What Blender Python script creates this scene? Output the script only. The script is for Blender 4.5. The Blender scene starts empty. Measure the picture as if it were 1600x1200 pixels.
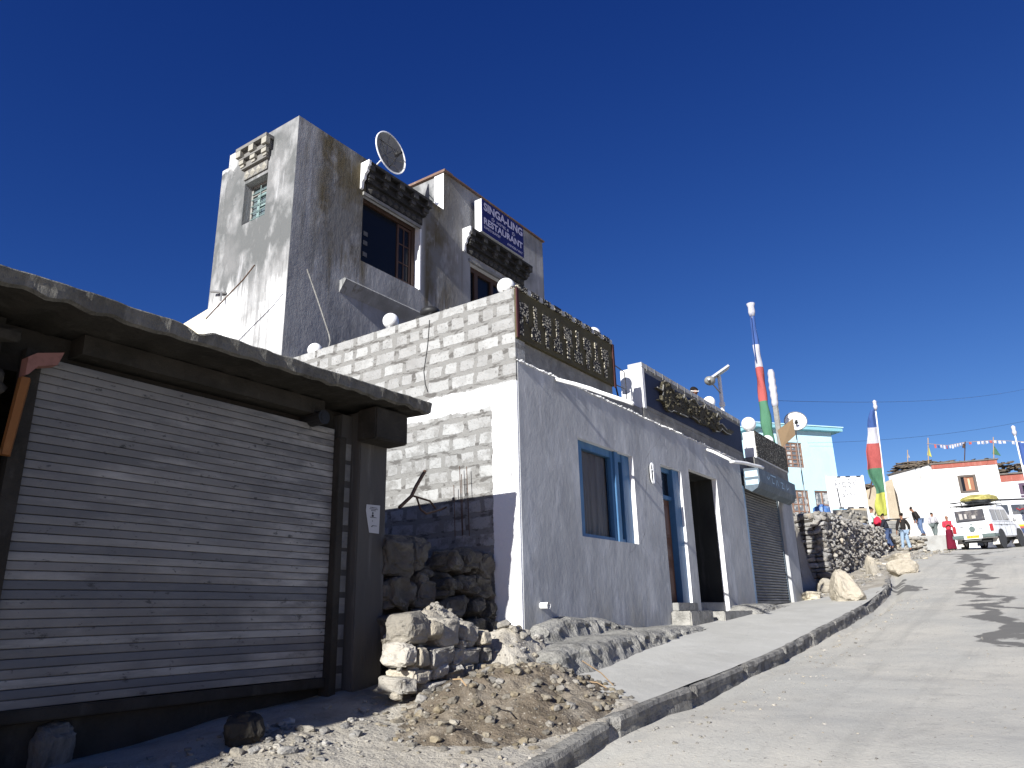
import bpy, bmesh, math, random
import numpy as np
from mathutils import Vector, Matrix, noise
R = random.Random(11)
SC = bpy.context.scene
COL = SC.collection
rad = math.radians
V = Vector

# ------------------------------------------------------------------ camera
F, PITCH, ROLL, YAW = 1151.6, rad(17.41), rad(-1.404), rad(55.58)
FW = V((math.sin(YAW)*math.cos(PITCH), math.cos(YAW)*math.cos(PITCH), math.sin(PITCH)))
r0 = V((math.cos(YAW), -math.sin(YAW), 0)); u0 = r0.cross(FW)
RT = r0*math.cos(ROLL)+u0*math.sin(ROLL); UP = -r0*math.sin(ROLL)+u0*math.cos(ROLL)
cam = bpy.data.cameras.new('camera'); camo = bpy.data.objects.new('camera', cam); COL.objects.link(camo)
cam.sensor_width = 36; cam.lens = F/1600*36; cam.clip_end = 2000; cam.clip_start = .05
camo.matrix_world = Matrix(((RT.x, UP.x, -FW.x, 0), (RT.y, UP.y, -FW.y, 0), (RT.z, UP.z, -FW.z, 0), (0, 0, 0, 1)))
SC.camera = camo

def ray(x, y): return F*FW+(x-800)*RT-(y-600)*UP
def at(x, y, Y=None, X=None, Z=None, d=None):
    "point of a surveyed plane (Y, X, Z constant) or distance seen at a photo pixel"
    r = ray(x, y)
    k = Y/r.y if Y is not None else X/r.x if X is not None else Z/r.z if Z is not None else d/F
    return r*k

# ------------------------------------------------------------------ terrain profiles
def prof(pts):
    xs = [p[0] for p in pts]; zs = [p[1] for p in pts]
    ks = np.linspace(-1, 1, 9)
    return lambda x: float(np.mean(np.interp(x+ks*.7, xs, zs)))
ZK = prof([(-60,-6),(-5,-1.75),(0,-1.3),(2.8,-1.1),(4.65,-.95),(5.7,-.77),(7.5,-.69),(10.2,-.53),(14,-.2),(17.3,.09),(20.3,.38),(25,.88),(32,1.57),(37,2.05),(39.5,2.27),(46,2.75),(60,3.2),(150,5)])
ZF = prof([(-60,-5),(0,-1.05),(2.8,-.88),(3.9,-.80),(5.4,-.62),(7.4,-.47),(9.5,-.3),(11.5,-.2),(14.5,-.06),(16,.03),(20,.17),(22,.42),(25,.85),(32,1.7),(40,2.5),(46,3.0),(60,3.4),(150,5)])
DROP = prof([(2.6,0),(4.2,.15),(21,.16),(27,0)])
YK = prof([(-99,3.0),(16.5,3.0),(20,3.12),(22,3.3),(25,3.72),(30,4.1),(99,4.1)])
def sm(a, b, x):
    t = min(1, max(0, (x-a)/(b-a))); return t*t*(3-2*t)
def nz(x, y, s, seed=0): return noise.noise(V((x*s, y*s, seed*7.3)))
def zroad(x, y):
    k = YK(x)
    z = ZK(x)-DROP(x)
    g = math.exp(-((y-(k-.16))/.14)**2)*(.03+.08*sm(12, 15.5, x))*(1-sm(27, 30, x))*sm(3, 5, x)
    z += nz(x, y, .6, 3)*.03+nz(x, y, 2.5, 4)*.008-g
    if x > 25: z += .03*max(0, min(3, y-1))*sm(25, 36, x)
    return z
def zgnd(x, y):
    k = YK(x)
    t = (y-k)/(5-k)
    a, b = ZK(x), ZF(x)
    z = a+(b-a)*min(1, max(0, t))
    z += max(0, min(y, 30)-5)*.05*sm(-5, 5, x)
    rough = .05*(1-sm(6, 8, x))+.04*sm(20.5, 22, x)
    z += nz(x, y, .9, 1)*rough+nz(x, y, 3.1, 2)*rough*.5
    if x > 25: z += .03*max(0, min(3, y-1))*sm(25, 36, x)
    w = sm(5.5, 6.0, y)*sm(21.5, 24, x)*(1-sm(34.5, 36.6, x))*(1-sm(14, 20, y))
    z += w*max(0, (2.5+(x-24)*.075+.10*max(0, y-5.8))-z)
    return z
def gz(x, y): return zroad(x, y) if y < YK(x) else zgnd(x, y)
def ghit(px, py, d0=3, d1=80):
    "first point of the terrain under a photo pixel"
    r = ray(px, py)/F
    d = d0
    while d < d1:
        p = r*d
        if p.z < gz(p.x, p.y): return V((p.x, p.y, gz(p.x, p.y)))
        d += .05
    p = r*34; return V((p.x, p.y, gz(p.x, p.y)))

# ------------------------------------------------------------------ materials
def mat(name, base, layers=(), rough=.9, metal=0., bumps=(), spec=.25, custom=None, island=0):
    """layers: (colour, (sx,sy,sz), lo, hi, amount, seed) noise-masked colour; bumps: ((sx,sy,sz), strength, detail)"""
    m = bpy.data.materials.new(name); m.use_nodes = True
    nt = m.node_tree; N = nt.nodes; L = nt.links
    b = N['Principled BSDF']; b.inputs['Roughness'].default_value = rough; b.inputs['Metallic'].default_value = metal
    b.inputs['Specular IOR Level'].default_value = spec
    tc = N.new('ShaderNodeTexCoord')
    col = None
    def rgb(c):
        n = N.new('ShaderNodeRGB'); n.outputs[0].default_value = (*c, 1); return n.outputs[0]
    def nse(s, seed, det=6, rg=.6):
        mp = N.new('ShaderNodeMapping'); mp.inputs['Scale'].default_value = s; mp.inputs['Location'].default_value = (seed*3.7, seed*1.3, seed*2.1)
        L.new(tc.outputs['Object'], mp.inputs['Vector'])
        n = N.new('ShaderNodeTexNoise'); n.inputs['Scale'].default_value = 1; n.inputs['Detail'].default_value = det; n.inputs['Roughness'].default_value = rg
        L.new(mp.outputs[0], n.inputs['Vector']); return n.outputs['Fac']
    def mr(v, lo, hi, a=1.):
        n = N.new('ShaderNodeMapRange'); n.inputs[1].default_value = lo; n.inputs[2].default_value = hi; n.inputs[4].default_value = a
        L.new(v, n.inputs[0]); return n.outputs[0]
    def mix(f, a, c):
        n = N.new('ShaderNodeMix'); n.data_type = 'RGBA'; L.new(f, n.inputs[0]); L.new(a, n.inputs[6]); L.new(c, n.inputs[7]); return n.outputs[2]
    def math_(op, a, c=None):
        n = N.new('ShaderNodeMath'); n.operation = op
        for i, q in enumerate((a, c)):
            if q is None: continue
            if isinstance(q, (int, float)): n.inputs[i].default_value = q
            else: L.new(q, n.inputs[i])
        return n.outputs[0]
    K = dict(N=N, L=L, tc=tc, rgb=rgb, nse=nse, mr=mr, mix=mix, math=math_, bsdf=b, height=None)
    col = rgb(base)
    if custom:
        r = custom(K, col)
        if r is not None: col = r
    for c, s, lo, hi, a, seed in layers:
        col = mix(mr(nse(s, seed), lo, hi, a), col, rgb(c))
    if island:
        ge = N.new('ShaderNodeNewGeometry'); hv = N.new('ShaderNodeHueSaturation')
        v_ = N.new('ShaderNodeMapRange'); v_.inputs[3].default_value = 1-island; v_.inputs[4].default_value = 1+island*.8; L.new(ge.outputs['Random Per Island'], v_.inputs[0]); L.new(v_.outputs[0], hv.inputs['Value'])
        s_ = N.new('ShaderNodeMath'); s_.operation = 'FRACT'; m_ = N.new('ShaderNodeMath'); m_.operation = 'MULTIPLY'; m_.inputs[1].default_value = 17.3; L.new(ge.outputs['Random Per Island'], m_.inputs[0]); L.new(m_.outputs[0], s_.inputs[0])
        v2 = N.new('ShaderNodeMapRange'); v2.inputs[3].default_value = .45; v2.inputs[4].default_value = 1.35; L.new(s_.outputs[0], v2.inputs[0]); L.new(v2.outputs[0], hv.inputs['Saturation'])
        L.new(col, hv.inputs['Color']); col = hv.outputs[0]
    L.new(col, b.inputs['Base Color'])
    h = K['height']; nrm = None
    for s, st, det in bumps:
        v = nse(s, 5, det)
        bp = N.new('ShaderNodeBump'); bp.inputs['Strength'].default_value = 1; bp.inputs['Distance'].default_value = st
        L.new(v, bp.inputs['Height'])
        if nrm: L.new(nrm, bp.inputs['Normal'])
        nrm = bp.outputs[0]
    if h is not None:
        bp = N.new('ShaderNodeBump'); bp.inputs['Distance'].default_value = K.get('hd', .01); L.new(h, bp.inputs['Height'])
        if nrm: L.new(nrm, bp.inputs['Normal'])
        nrm = bp.outputs[0]
    if nrm: L.new(nrm, b.inputs['Normal'])
    return m

def blocks(K, col):
    "concrete block courses with smeared mortar; white painted band and corner strip"
    N, L = K['N'], K['L']
    sx = N.new('ShaderNodeSeparateXYZ'); L.new(K['tc'].outputs['Object'], sx.inputs[0])
    n1 = K['nse']((3, 3, 3), 1); n2 = K['nse']((9, 9, 9), 2)
    n3 = K['nse']((1.1, 1.1, 1.1), 3); n4 = K['nse']((2.3, 2.3, 2.3), 9)
    yy = K['math']('ADD', sx.outputs[1], K['math']('MULTIPLY', K['nse']((10, 10, 10), 41), .07)); yy = K['math']('ADD', yy, K['math']('MULTIPLY', n3, .3))
    zz = K['math']('ADD', sx.outputs[2], K['math']('MULTIPLY', n2, .055)); zz = K['math']('ADD', zz, K['math']('MULTIPLY', n4, .06))
    cb = N.new('ShaderNodeCombineXYZ'); L.new(yy, cb.inputs[0]); L.new(zz, cb.inputs[1])
    br = N.new('ShaderNodeTexBrick'); L.new(cb.outputs[0], br.inputs['Vector'])
    br.inputs['Scale'].default_value = 1; br.inputs['Brick Width'].default_value = .43; br.inputs['Row Height'].default_value = .212
    br.inputs['Mortar Size'].default_value = .042; br.inputs['Mortar Smooth'].default_value = .35; br.offset = .43; br.squash = .62; br.squash_frequency = 3
    br.inputs['Color1'].default_value = (.265, .263, .257, 1); br.inputs['Color2'].default_value = (.36, .362, .355, 1); br.inputs['Mortar'].default_value = (.195, .193, .185, 1)
    smear = K['mr'](K['nse']((3.4, 3.4, 4.4), 4, 9, .7), .47, .58)
    low = K['mr'](sx.outputs[2], 2.9, 1.6); sm2 = K['math']('MULTIPLY', smear, K['math']('ADD', K['math']('MULTIPLY', low, .62), .42))
    f = K['math']('MAXIMUM', br.outputs['Fac'], sm2)
    c = K['mix'](f, br.outputs['Color'], K['rgb']((.20, .197, .188)))
    pit = K['math']('MAXIMUM', K['mr'](K['nse']((30, 30, 30), 6), .60, .68, .8), K['mr'](K['nse']((9, 9, 12), 16), .66, .69, .7))
    c = K['mix'](pit, c, K['rgb']((.15, .145, .14)))
    # dark gaps under some courses
    ln = K['math']('MULTIPLY', K['mr'](br.outputs['Fac'], .9, 1.), K['mr'](K['nse']((4, 4, 14), 8), .53, .58, .85))
    c = K['mix'](ln, c, K['rgb']((.09, .085, .08)))
    rg = K['math']('MULTIPLY', K['math']('SUBTRACT', K['nse']((7, 7, 7), 7), .5), .14)
    za = K['math']('ADD', sx.outputs[2], rg); ya = K['math']('ADD', sx.outputs[1], K['math']('MULTIPLY', rg, .6))
    band = K['math']('MULTIPLY', K['mr'](za, 2.575, 2.59), K['mr'](za, 2.86, 2.845))
    strip = K['math']('MULTIPLY', K['mr'](ya, 5.40, 5.39), K['mr'](za, 2.86, 2.845))
    w = K['math']('MAXIMUM', band, strip)
    c = K['mix'](w, c, K['rgb']((.78, .78, .78)))
    K['height'] = K['math']('SUBTRACT', 1, K['math']('MAXIMUM', K['math']('MULTIPLY', br.outputs['Fac'], K['math']('SUBTRACT', 1, w)), K['math']('MULTIPLY', pit, .5))); K['hd'] = .004
    return c

def pebbles(scale, dark, light, lo=.35, hi=.45):
    def f(K, col):
        N, L = K['N'], K['L']
        v = N.new('ShaderNodeTexVoronoi'); v.inputs['Scale'].default_value = scale; L.new(K['tc'].outputs['Object'], v.inputs['Vector'])
        s = N.new('ShaderNodeSeparateColor'); L.new(v.outputs['Color'], s.inputs[0])
        c = K['mix'](K['mr'](s.outputs[0], lo, hi), K['rgb'](dark), K['rgb'](light))
        c = K['mix'](K['mr'](v.outputs['Distance'], .42, .62), c, K['rgb'](tuple(q*.5 for q in dark)))
        K['height'] = K['math']('SUBTRACT', 1, v.outputs['Distance']); K['hd'] = .012
        return c
    return f

def splash(K, col):
    "mud splashed and dust settled along the foot of the wall, hairline cracks"
    N, L = K['N'], K['L']
    sx = N.new('ShaderNodeSeparateXYZ'); L.new(K['tc'].outputs['Object'], sx.inputs[0])
    z = K['math']('ADD', sx.outputs[2], K['math']('MULTIPLY', K['nse']((2.2, 2.2, 1.2), 21, 8, .7), 1.3))
    z = K['math']('SUBTRACT', z, K['math']('MULTIPLY', K['math']('SUBTRACT', sx.outputs[0], 7.4), .03))
    c = K['mix'](K['mr'](z, 1.05, .45, .75), col, K['rgb']((.33, .32, .285)))
    v = N.new('ShaderNodeTexVoronoi'); v.feature = 'DISTANCE_TO_EDGE'; v.inputs['Scale'].default_value = .9
    m = N.new('ShaderNodeMix'); m.data_type = 'VECTOR'; m.inputs[0].default_value = .18; L.new(K['tc'].outputs['Object'], m.inputs[4])
    nn = N.new('ShaderNodeTexNoise'); nn.inputs['Scale'].default_value = 2.5; nn.inputs['Detail'].default_value = 6; L.new(K['tc'].outputs['Object'], nn.inputs['Vector']); L.new(nn.outputs['Color'], m.inputs[5])
    L.new(m.outputs[1], v.inputs['Vector'])
    cr = K['math']('MULTIPLY', K['mr'](v.outputs['Distance'], .006, .002), K['mr'](K['nse']((.5, .5, .5), 23), .50, .60))
    return K['mix'](K['math']('MULTIPLY', cr, .7), c, K['rgb']((.10, .10, .10)))

def slatted(K, col):
    "each slat of the shutter has its own grime; scraped streaks run along it"
    N, L = K['N'], K['L']
    sx = N.new('ShaderNodeSeparateXYZ'); L.new(K['tc'].outputs['Object'], sx.inputs[0])
    idx = K['math']('FLOOR', K['math']('DIVIDE', K['math']('ADD', sx.outputs[2], .50), 2.33/SLATS))
    def sl(fx, off, fz=0):
        cb = N.new('ShaderNodeCombineXYZ'); L.new(K['math']('MULTIPLY', sx.outputs[0], fx), cb.inputs[0]); L.new(K['math']('MULTIPLY', idx, 3.713), cb.inputs[1])
        L.new(K['math']('ADD', K['math']('MULTIPLY', sx.outputs[2], fz), off), cb.inputs[2])
        n = N.new('ShaderNodeTexNoise'); n.inputs['Scale'].default_value = 1; n.inputs['Detail'].default_value = 7; n.inputs['Roughness'].default_value = .68; L.new(cb.outputs[0], n.inputs['Vector']); return n.outputs['Fac']
    c = K['mix'](K['mr'](sl(.2, 3), .36, .62), K['rgb']((.135, .132, .126)), K['rgb']((.255, .243, .222)))
    c = K['mix'](K['mr'](sl(1.0, 9, 5), .52, .68, .6), c, K['rgb']((.40, .385, .35)))
    c = K['mix'](K['mr'](K['nse']((.75, .75, .9), 31, 6, .6), .44, .62, .6), c, K['rgb']((.115, .115, .118)))
    right = K['mr'](sx.outputs[0], 3.6, 4.9)
    c = K['mix'](K['math']('MULTIPLY', right, K['mr'](sl(1.4, 17, 5), .44, .62, .75)), c, K['rgb']((.48, .46, .415)))
    cbi = N.new('ShaderNodeCombineXYZ'); L.new(idx, cbi.inputs[0]); wn = N.new('ShaderNodeTexWhiteNoise'); wn.noise_dimensions = '1D'; L.new(idx, wn.inputs['W'])
    lowz = K['mr'](sx.outputs[2], .9, .2)
    c = K['mix'](K['math']('MULTIPLY', K['math']('MULTIPLY', K['mr'](wn.outputs['Value'], .80, .82), lowz), K['mr'](sl(.8, 41, 6), .36, .56, .8)), c, K['rgb']((.36, .35, .32)))
    c = K['mix'](K['math']('MULTIPLY', K['math']('MULTIPLY', K['mr'](wn.outputs['Value'], .45, .44), lowz), .7), c, K['rgb']((.105, .112, .125)))
    c = K['mix'](K['mr'](K['nse']((6, 6, 12), 37, 9, .78), .60, .66, .85), c, K['rgb']((.05, .05, .048)))
    return c
SLATS = 38

def wetroad(K, col):
    N, L = K['N'], K['L']
    a = N.new('ShaderNodeAttribute'); a.attribute_name = 'wet'
    n = K['nse']((1.7, 1.7, 1.7), 2, 9, .72)
    s = K['math']('ADD', a.outputs['Fac'], K['math']('MULTIPLY', K['math']('SUBTRACT', n, .5), 1.7))
    w = K['mr'](s, .55, .70)
    sx = N.new('ShaderNodeSeparateXYZ'); L.new(K['tc'].outputs['Object'], sx.inputs[0])
    c = K['mix'](K['mr'](K['nse']((.35, .5, .5), 4, 8, .65), .42, .6, .75), col, K['rgb']((.46, .435, .38)))
    c = K['mix'](K['mr'](K['nse']((2.2, 2.6, 3), 3, 9, .72), .54, .66, .45), c, K['rgb']((.29, .28, .255)))
    c = K['mix'](K['mr'](K['nse']((.10, 2.4, 1), 13, 6, .6), .52, .64, .45), c, K['rgb']((.315, .305, .275)))
    c = K['mix'](K['mr'](K['nse']((26, 26, 26), 7, 5, .65), .63, .68, .85), c, K['rgb']((.17, .16, .15)))
    c = K['mix'](K['mr'](K['nse']((45, 45, 45), 9, 3, .5), .64, .70, .6), c, K['rgb']((.52, .50, .46)))
    c = K['mix'](w, c, K['rgb']((.15, .145, .135)))
    return c

M = {}
def defmats():
    M['road'] = mat('road_dust', (.395, .385, .35), custom=wetroad, rough=.95, bumps=(((2, 2, 2), .02, 5), ((40, 40, 40), .006, 4), ((150, 150, 150), .002, 2)), spec=.1)
    M['dirt'] = mat('dirt', (.335, .305, .255), [((.42, .39, .335), (1.2, 1.2, 1.2), .4, .65, .8, 1), ((.20, .175, .14), (3, 3, 3), .5, .7, .7, 2), ((.5, .47, .41), (40, 40, 40), .6, .7, .7, 3), ((.14, .12, .1), (30, 30, 30), .62, .72, .6, 4)],
                    bumps=(((5, 5, 5), .05, 8), ((38, 38, 38), .014, 5)), spec=.1)
    M['soil'] = mat('brown_soil', (.145, .118, .088), [((.30, .265, .215), (2, 2, 2), .48, .66, .8, 1), ((.085, .07, .052), (5, 5, 5), .5, .68, .7, 2), ((.42, .39, .33), (46, 46, 46), .61, .68, .8, 3)],
                    bumps=(((7, 7, 7), .06, 8), ((40, 40, 40), .018, 5)), spec=.1)
    M['pave'] = mat('pavement_concrete', (.44, .43, .395), [((.36, .35, .32), (.7, .7, .7), .42, .66, .7, 1), ((.50, .49, .455), (2.2, 2.2, 2.2), .5, .7, .6, 2), ((.22, .21, .2), (50, 50, 50), .66, .74, .5, 3)],
                    bumps=(((4, 4, 4), .012, 8), ((60, 60, 60), .004, 4)), spec=.1)
    M['kerb'] = mat('rough_kerb_concrete', (.26, .25, .23), [((.12, .115, .108), (5, 5, 5), .45, .62, .8, 1), ((.34, .33, .30), (3, 3, 9), .56, .7, .7, 2), ((.07, .068, .062), (4, 4, 16), .62, .68, .8, 4)],
                    bumps=(((9, 9, 9), .06, 8), ((46, 46, 46), .02, 5)), spec=.1)
    M['ledge'] = mat('rough_cement', (.30, .29, .265), [((.17, .165, .15), (6, 6, 6), .48, .64, .8, 1), ((.40, .385, .35), (3, 3, 3), .5, .7, .7, 2)],
                     bumps=(((8, 8, 8), .07, 8), ((40, 40, 40), .02, 5)), spec=.1)
    M['grey'] = mat('grey_painted_plaster', (.43, .437, .442), [((.345, .352, .36), (1.3, 1.3, .9), .42, .58, .9, 1), ((.51, .52, .53), (2.2, 2.2, 1.2), .50, .64, .75, 2), ((.30, .304, .31), (3.0, 3.0, 1.1), .57, .68, .6, 8), ((.33, .334, .34), (.7, .7, .5), .48, .62, .5, 7), ((.60, .60, .61), (6, 6, 1.8), .62, .72, .5, 4), ((.70, .70, .70), (14, 14, 3.2), .70, .725, .9, 5)],
                    custom=splash, bumps=(((2.2, 2.2, 1.4), .020, 6), ((14, 14, 11), .005, 6), ((90, 90, 90), .002, 3)), spec=.2)
    M['white'] = mat('white_limewash', (.72, .72, .72), [((.56, .56, .55), (3, 3, 1.5), .5, .72, .6, 1)], bumps=(((14, 14, 14), .008, 5),), spec=.15)
    M['blocks'] = mat('concrete_blocks', (.4, .39, .37), custom=blocks, bumps=(((20, 20, 20), .016, 6),), spec=.1)
    M['cem'] = mat('old_cement', (.24, .235, .22), [((.15, .147, .138), (2, 2, 2), .45, .65, .8, 1), ((.34, .335, .31), (6, 6, 6), .5, .7, .6, 2)], bumps=(((9, 9, 9), .03, 8), ((50, 50, 50), .008, 4)), spec=.1)
    M['slab'] = mat('slab_edge_concrete', (.155, .15, .135), [((.095, .09, .08), (5, 5, 1.6), .45, .65, .8, 1), ((.25, .24, .215), (9, 9, 2), .52, .7, .7, 2), ((.05, .048, .045), (1.2, 1.2, 1.2), .52, .66, .7, 3)],
                    bumps=(((7, 7, 7), .05, 8), ((26, 26, 5), .025, 5)), spec=.1)
    M['darkcem'] = mat('near_black_concrete', (.045, .041, .035), [((.026, .024, .02), (2.4, 2.4, 2.4), .42, .62, .8, 1), ((.08, .074, .065), (8, 8, 3), .58, .72, .5, 2)], bumps=(((8, 8, 8), .03, 8),), spec=.1)  # near-black mottled tone for slab underside, garage parts and stones below
    M['post'] = mat('post_cement', (.09, .085, .077), [((.075, .072, .068), (4, 4, .8), .42, .62, .8, 1), ((.17, .165, .155), (12, 12, 1.2), .55, .7, .6, 2)], bumps=(((12, 12, 3), .015, 6),), spec=.1)
    M['shutter'] = mat('galvanised_shutter', (.225, .215, .19), [((.06, .06, .06), (14, 14, 26), .65, .70, .85, 4)], custom=slatted, rough=.65, metal=.15, bumps=(((20, 20, 40), .003, 4),), spec=.2)
    M['shutter2'] = mat('grey_shutter', (.17, .17, .165), [((.09, .09, .09), (4, 4, 9), .5, .68, .8, 1), ((.30, .30, .295), (1.4, 1.4, 12), .58, .7, .8, 2)], rough=.6, metal=.3, spec=.4)
    M['tower'] = None
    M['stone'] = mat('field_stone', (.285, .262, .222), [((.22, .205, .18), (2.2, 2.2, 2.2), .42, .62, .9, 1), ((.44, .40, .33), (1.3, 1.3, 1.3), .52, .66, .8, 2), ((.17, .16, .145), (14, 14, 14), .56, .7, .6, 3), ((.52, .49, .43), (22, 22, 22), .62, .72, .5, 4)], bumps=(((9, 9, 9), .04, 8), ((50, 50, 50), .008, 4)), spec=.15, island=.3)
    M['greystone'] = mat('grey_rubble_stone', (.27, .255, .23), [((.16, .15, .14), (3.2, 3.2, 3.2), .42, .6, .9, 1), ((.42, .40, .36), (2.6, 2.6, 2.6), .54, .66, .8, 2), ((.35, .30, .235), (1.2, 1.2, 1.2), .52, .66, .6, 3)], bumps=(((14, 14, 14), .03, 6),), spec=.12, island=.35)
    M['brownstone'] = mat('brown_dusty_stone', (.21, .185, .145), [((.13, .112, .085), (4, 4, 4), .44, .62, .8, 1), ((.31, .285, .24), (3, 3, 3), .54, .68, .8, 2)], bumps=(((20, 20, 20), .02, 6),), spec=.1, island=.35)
    M['shadestone'] = mat('shade_dark_stone', (.125, .115, .10), [((.07, .065, .058), (3, 3, 3), .42, .62, .8, 1), ((.18, .168, .148), (6, 6, 6), .54, .68, .7, 2)], bumps=(((11, 11, 11), .05, 8), ((50, 50, 50), .01, 4)), spec=.1)  # stone darkened so the alley shade sits in its colour
    M['pale'] = mat('pale_boulder', (.37, .33, .265), [((.29, .26, .21), (3, 3, 3), .45, .65, .8, 1), ((.45, .41, .335), (2, 2, 2), .5, .7, .7, 2), ((.26, .23, .19), (16, 16, 16), .58, .7, .5, 3)], bumps=(((5, 5, 5), .06, 8), ((40, 40, 40), .01, 4)), spec=.15)
    M['gap'] = mat('dark_earth_fill', (.06, .055, .048), [((.11, .1, .085), (6, 6, 6), .5, .7, .6, 1)], bumps=(((12, 12, 12), .04, 6),), spec=.05)
    M['blue'] = mat('blue_gloss_paint', (.045, .135, .27), [((.10, .21, .34), (7, 7, 1.5), .5, .7, .7, 1), ((.025, .075, .16), (3, 3, 1), .5, .7, .6, 2)], rough=.5, bumps=(((16, 16, 4), .004, 4),), spec=.4)
    M['paleblue'] = mat('pale_blue_paint', (.30, .44, .56), [((.55, .62, .66), (6, 6, 2), .52, .7, .7, 1), ((.17, .28, .40), (4, 4, 1.5), .5, .7, .6, 2)], rough=.55, spec=.35)
    M['housing'] = mat('blue_grey_shutter_box', (.07, .098, .125), [((.14, .175, .205), (5, 5, 3), .5, .66, .8, 1), ((.06, .075, .095), (3, 3, 3), .5, .7, .7, 2)], rough=.6, spec=.35, bumps=(((14, 14, 14), .01, 5),))
    M['wood'] = mat('varnished_brown_wood', (.14, .062, .03), [((.085, .036, .018), (18, 18, 1.4), .45, .65, .8, 1), ((.21, .11, .06), (26, 26, 2), .55, .7, .6, 2)], rough=.5, spec=.4, bumps=(((30, 30, 3), .003, 4),))
    M['darkwood'] = mat('dark_brown_frame', (.055, .032, .022), [((.09, .055, .04), (20, 20, 2), .5, .7, .7, 1)], rough=.6)
    M['glass'] = mat('dark_window_glass', (.010, .012, .016), rough=.2, spec=.15)
    M['curtain'] = mat('dusty_brown_curtain', (.185, .165, .148), [((.115, .10, .09), (14, 14, .5), .42, .62, .9, 1), ((.15, .14, .13), (22, 22, .5), .55, .68, .6, 2)], rough=.8, bumps=(((16, 16, .4), .03, 3),))
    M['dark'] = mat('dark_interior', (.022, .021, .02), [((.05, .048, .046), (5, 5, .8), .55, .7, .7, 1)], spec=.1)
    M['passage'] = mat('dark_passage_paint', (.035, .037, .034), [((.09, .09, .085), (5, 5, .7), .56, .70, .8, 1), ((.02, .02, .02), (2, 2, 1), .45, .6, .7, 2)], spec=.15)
    M['black'] = mat('black_plastic', (.02, .02, .021), rough=.5)
    M['rust'] = mat('rusty_iron', (.075, .045, .032), [((.13, .075, .05), (20, 20, 20), .5, .65, .8, 1)], rough=.8, bumps=(((60, 60, 60), .003, 4),))
    M['orange'] = mat('rusty_orange_angle', (.21, .085, .024), [((.12, .05, .025), (10, 10, 2), .45, .62, .8, 1), ((.28, .15, .055), (16, 16, 3), .56, .68, .6, 2)], rough=.7)  # rust orange, with the edge's grazing sunlight carried in the colour
    M['redlead'] = mat('red_lead_sheet', (.25, .12, .095), [((.16, .075, .06), (14, 14, 14), .5, .66, .7, 1)], rough=.7)
    M['pvc'] = mat('white_pvc', (.75, .75, .74), [((.6, .6, .58), (12, 12, 12), .5, .7, .4, 1)], rough=.4)
    M['globe'] = mat('white_globe_glass', (.80, .80, .79), [((.68, .67, .64), (9, 9, 4), .55, .75, .5, 1)], rough=.3, spec=.5)
    M['olive'] = mat('olive_cement_panel', (.085, .072, .036), [((.055, .045, .024), (3, 3, 3), .45, .65, .7, 1), ((.125, .108, .06), (9, 9, 9), .56, .7, .5, 2)], rough=.75, bumps=(((20, 20, 20), .008, 6),))
    M['pebble'] = mat('pebble_mosaic', (.1, .09, .08), custom=pebbles(42, (.028, .025, .024), (.50, .46, .36), .44, .52), rough=.7)
    M['pebble_dark'] = mat('pebble_dash', (.1, .09, .08), custom=pebbles(34, (.06, .055, .042), (.36, .34, .28), .72, .8), rough=.8)
    M['navy'] = mat('navy_painted_panel', (.012, .016, .040), [((.022, .028, .058), (3, 3, 3), .5, .7, .7, 1), ((.05, .056, .085), (30, 30, 30), .68, .74, .4, 2)], rough=.6, bumps=(((30, 30, 30), .004, 4),))
    M['dragon'] = mat('olive_pebble_relief', (.1, .09, .06), custom=pebbles(60, (.045, .04, .026), (.135, .12, .08), .3, .7), rough=.85)
    M['signblue'] = mat('sign_navy_vinyl', (.012, .013, .085), [((.018, .02, .10), (6, 6, 6), .5, .7, .5, 1)], rough=.45)
    M['letter'] = mat('lilac_white_lettering', (.40, .39, .52), rough=.5)
    M['alu'] = mat('aluminium_edge', (.62, .63, .64), [((.5, .51, .52), (20, 20, 20), .5, .7, .6, 1)], rough=.5, metal=.2)
    M['dish'] = mat('grey_dish_mesh', (.21, .21, .195), [((.16, .16, .15), (5, 5, 5), .5, .7, .5, 1)], rough=.6)
    M['whitepaint'] = mat('white_metal_paint', (.74, .75, .76), [((.62, .62, .61), (4, 4, 4), .52, .7, .5, 1)], rough=.45)
    M['cyan'] = mat('pale_cyan_limewash', (.42, .62, .70), [((.36, .56, .65), (1.2, 1.2, .6), .5, .7, .6, 1)], bumps=(((8, 8, 8), .01, 5),), spec=.1)
    M['teal'] = mat('teal_eave_paint', (.19, .40, .46), [((.26, .46, .5), (3, 3, 3), .5, .7, .6, 1)], spec=.2)
    M['mud'] = mat('mud_plaster', (.33, .28, .21), [((.25, .21, .155), (1.3, 1.3, 1), .45, .65, .7, 1), ((.4, .35, .27), (4, 4, 2), .55, .7, .5, 2)], bumps=(((6, 6, 6), .03, 6),), spec=.1)
    M['thatch'] = mat('brushwood_roof', (.14, .115, .09), [((.07, .055, .042), (3, 3, 14), .45, .6, .9, 1), ((.25, .21, .165), (5, 5, 18), .56, .68, .8, 2)], bumps=(((6, 6, 20), .05, 6),), spec=.1)
    M['redband'] = mat('red_ochre_band', (.26, .088, .068), [((.36, .17, .14), (5, 5, 1), .52, .68, .7, 1)], spec=.1)
    M['slat'] = mat('slate_weathered_board', (.11, .10, .09), [((.18, .165, .15), (8, 8, 8), .5, .7, .7, 1)], rough=.8)
    M['card'] = mat('brown_cardboard', (.36, .25, .145), [((.28, .19, .11), (5, 5, 5), .5, .7, .5, 1)], rough=.9)
    M['paper'] = mat('grey_paper', (.44, .44, .44), [((.38, .38, .39), (10, 10, 10), .5, .7, .5, 1)], rough=.9)
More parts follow.
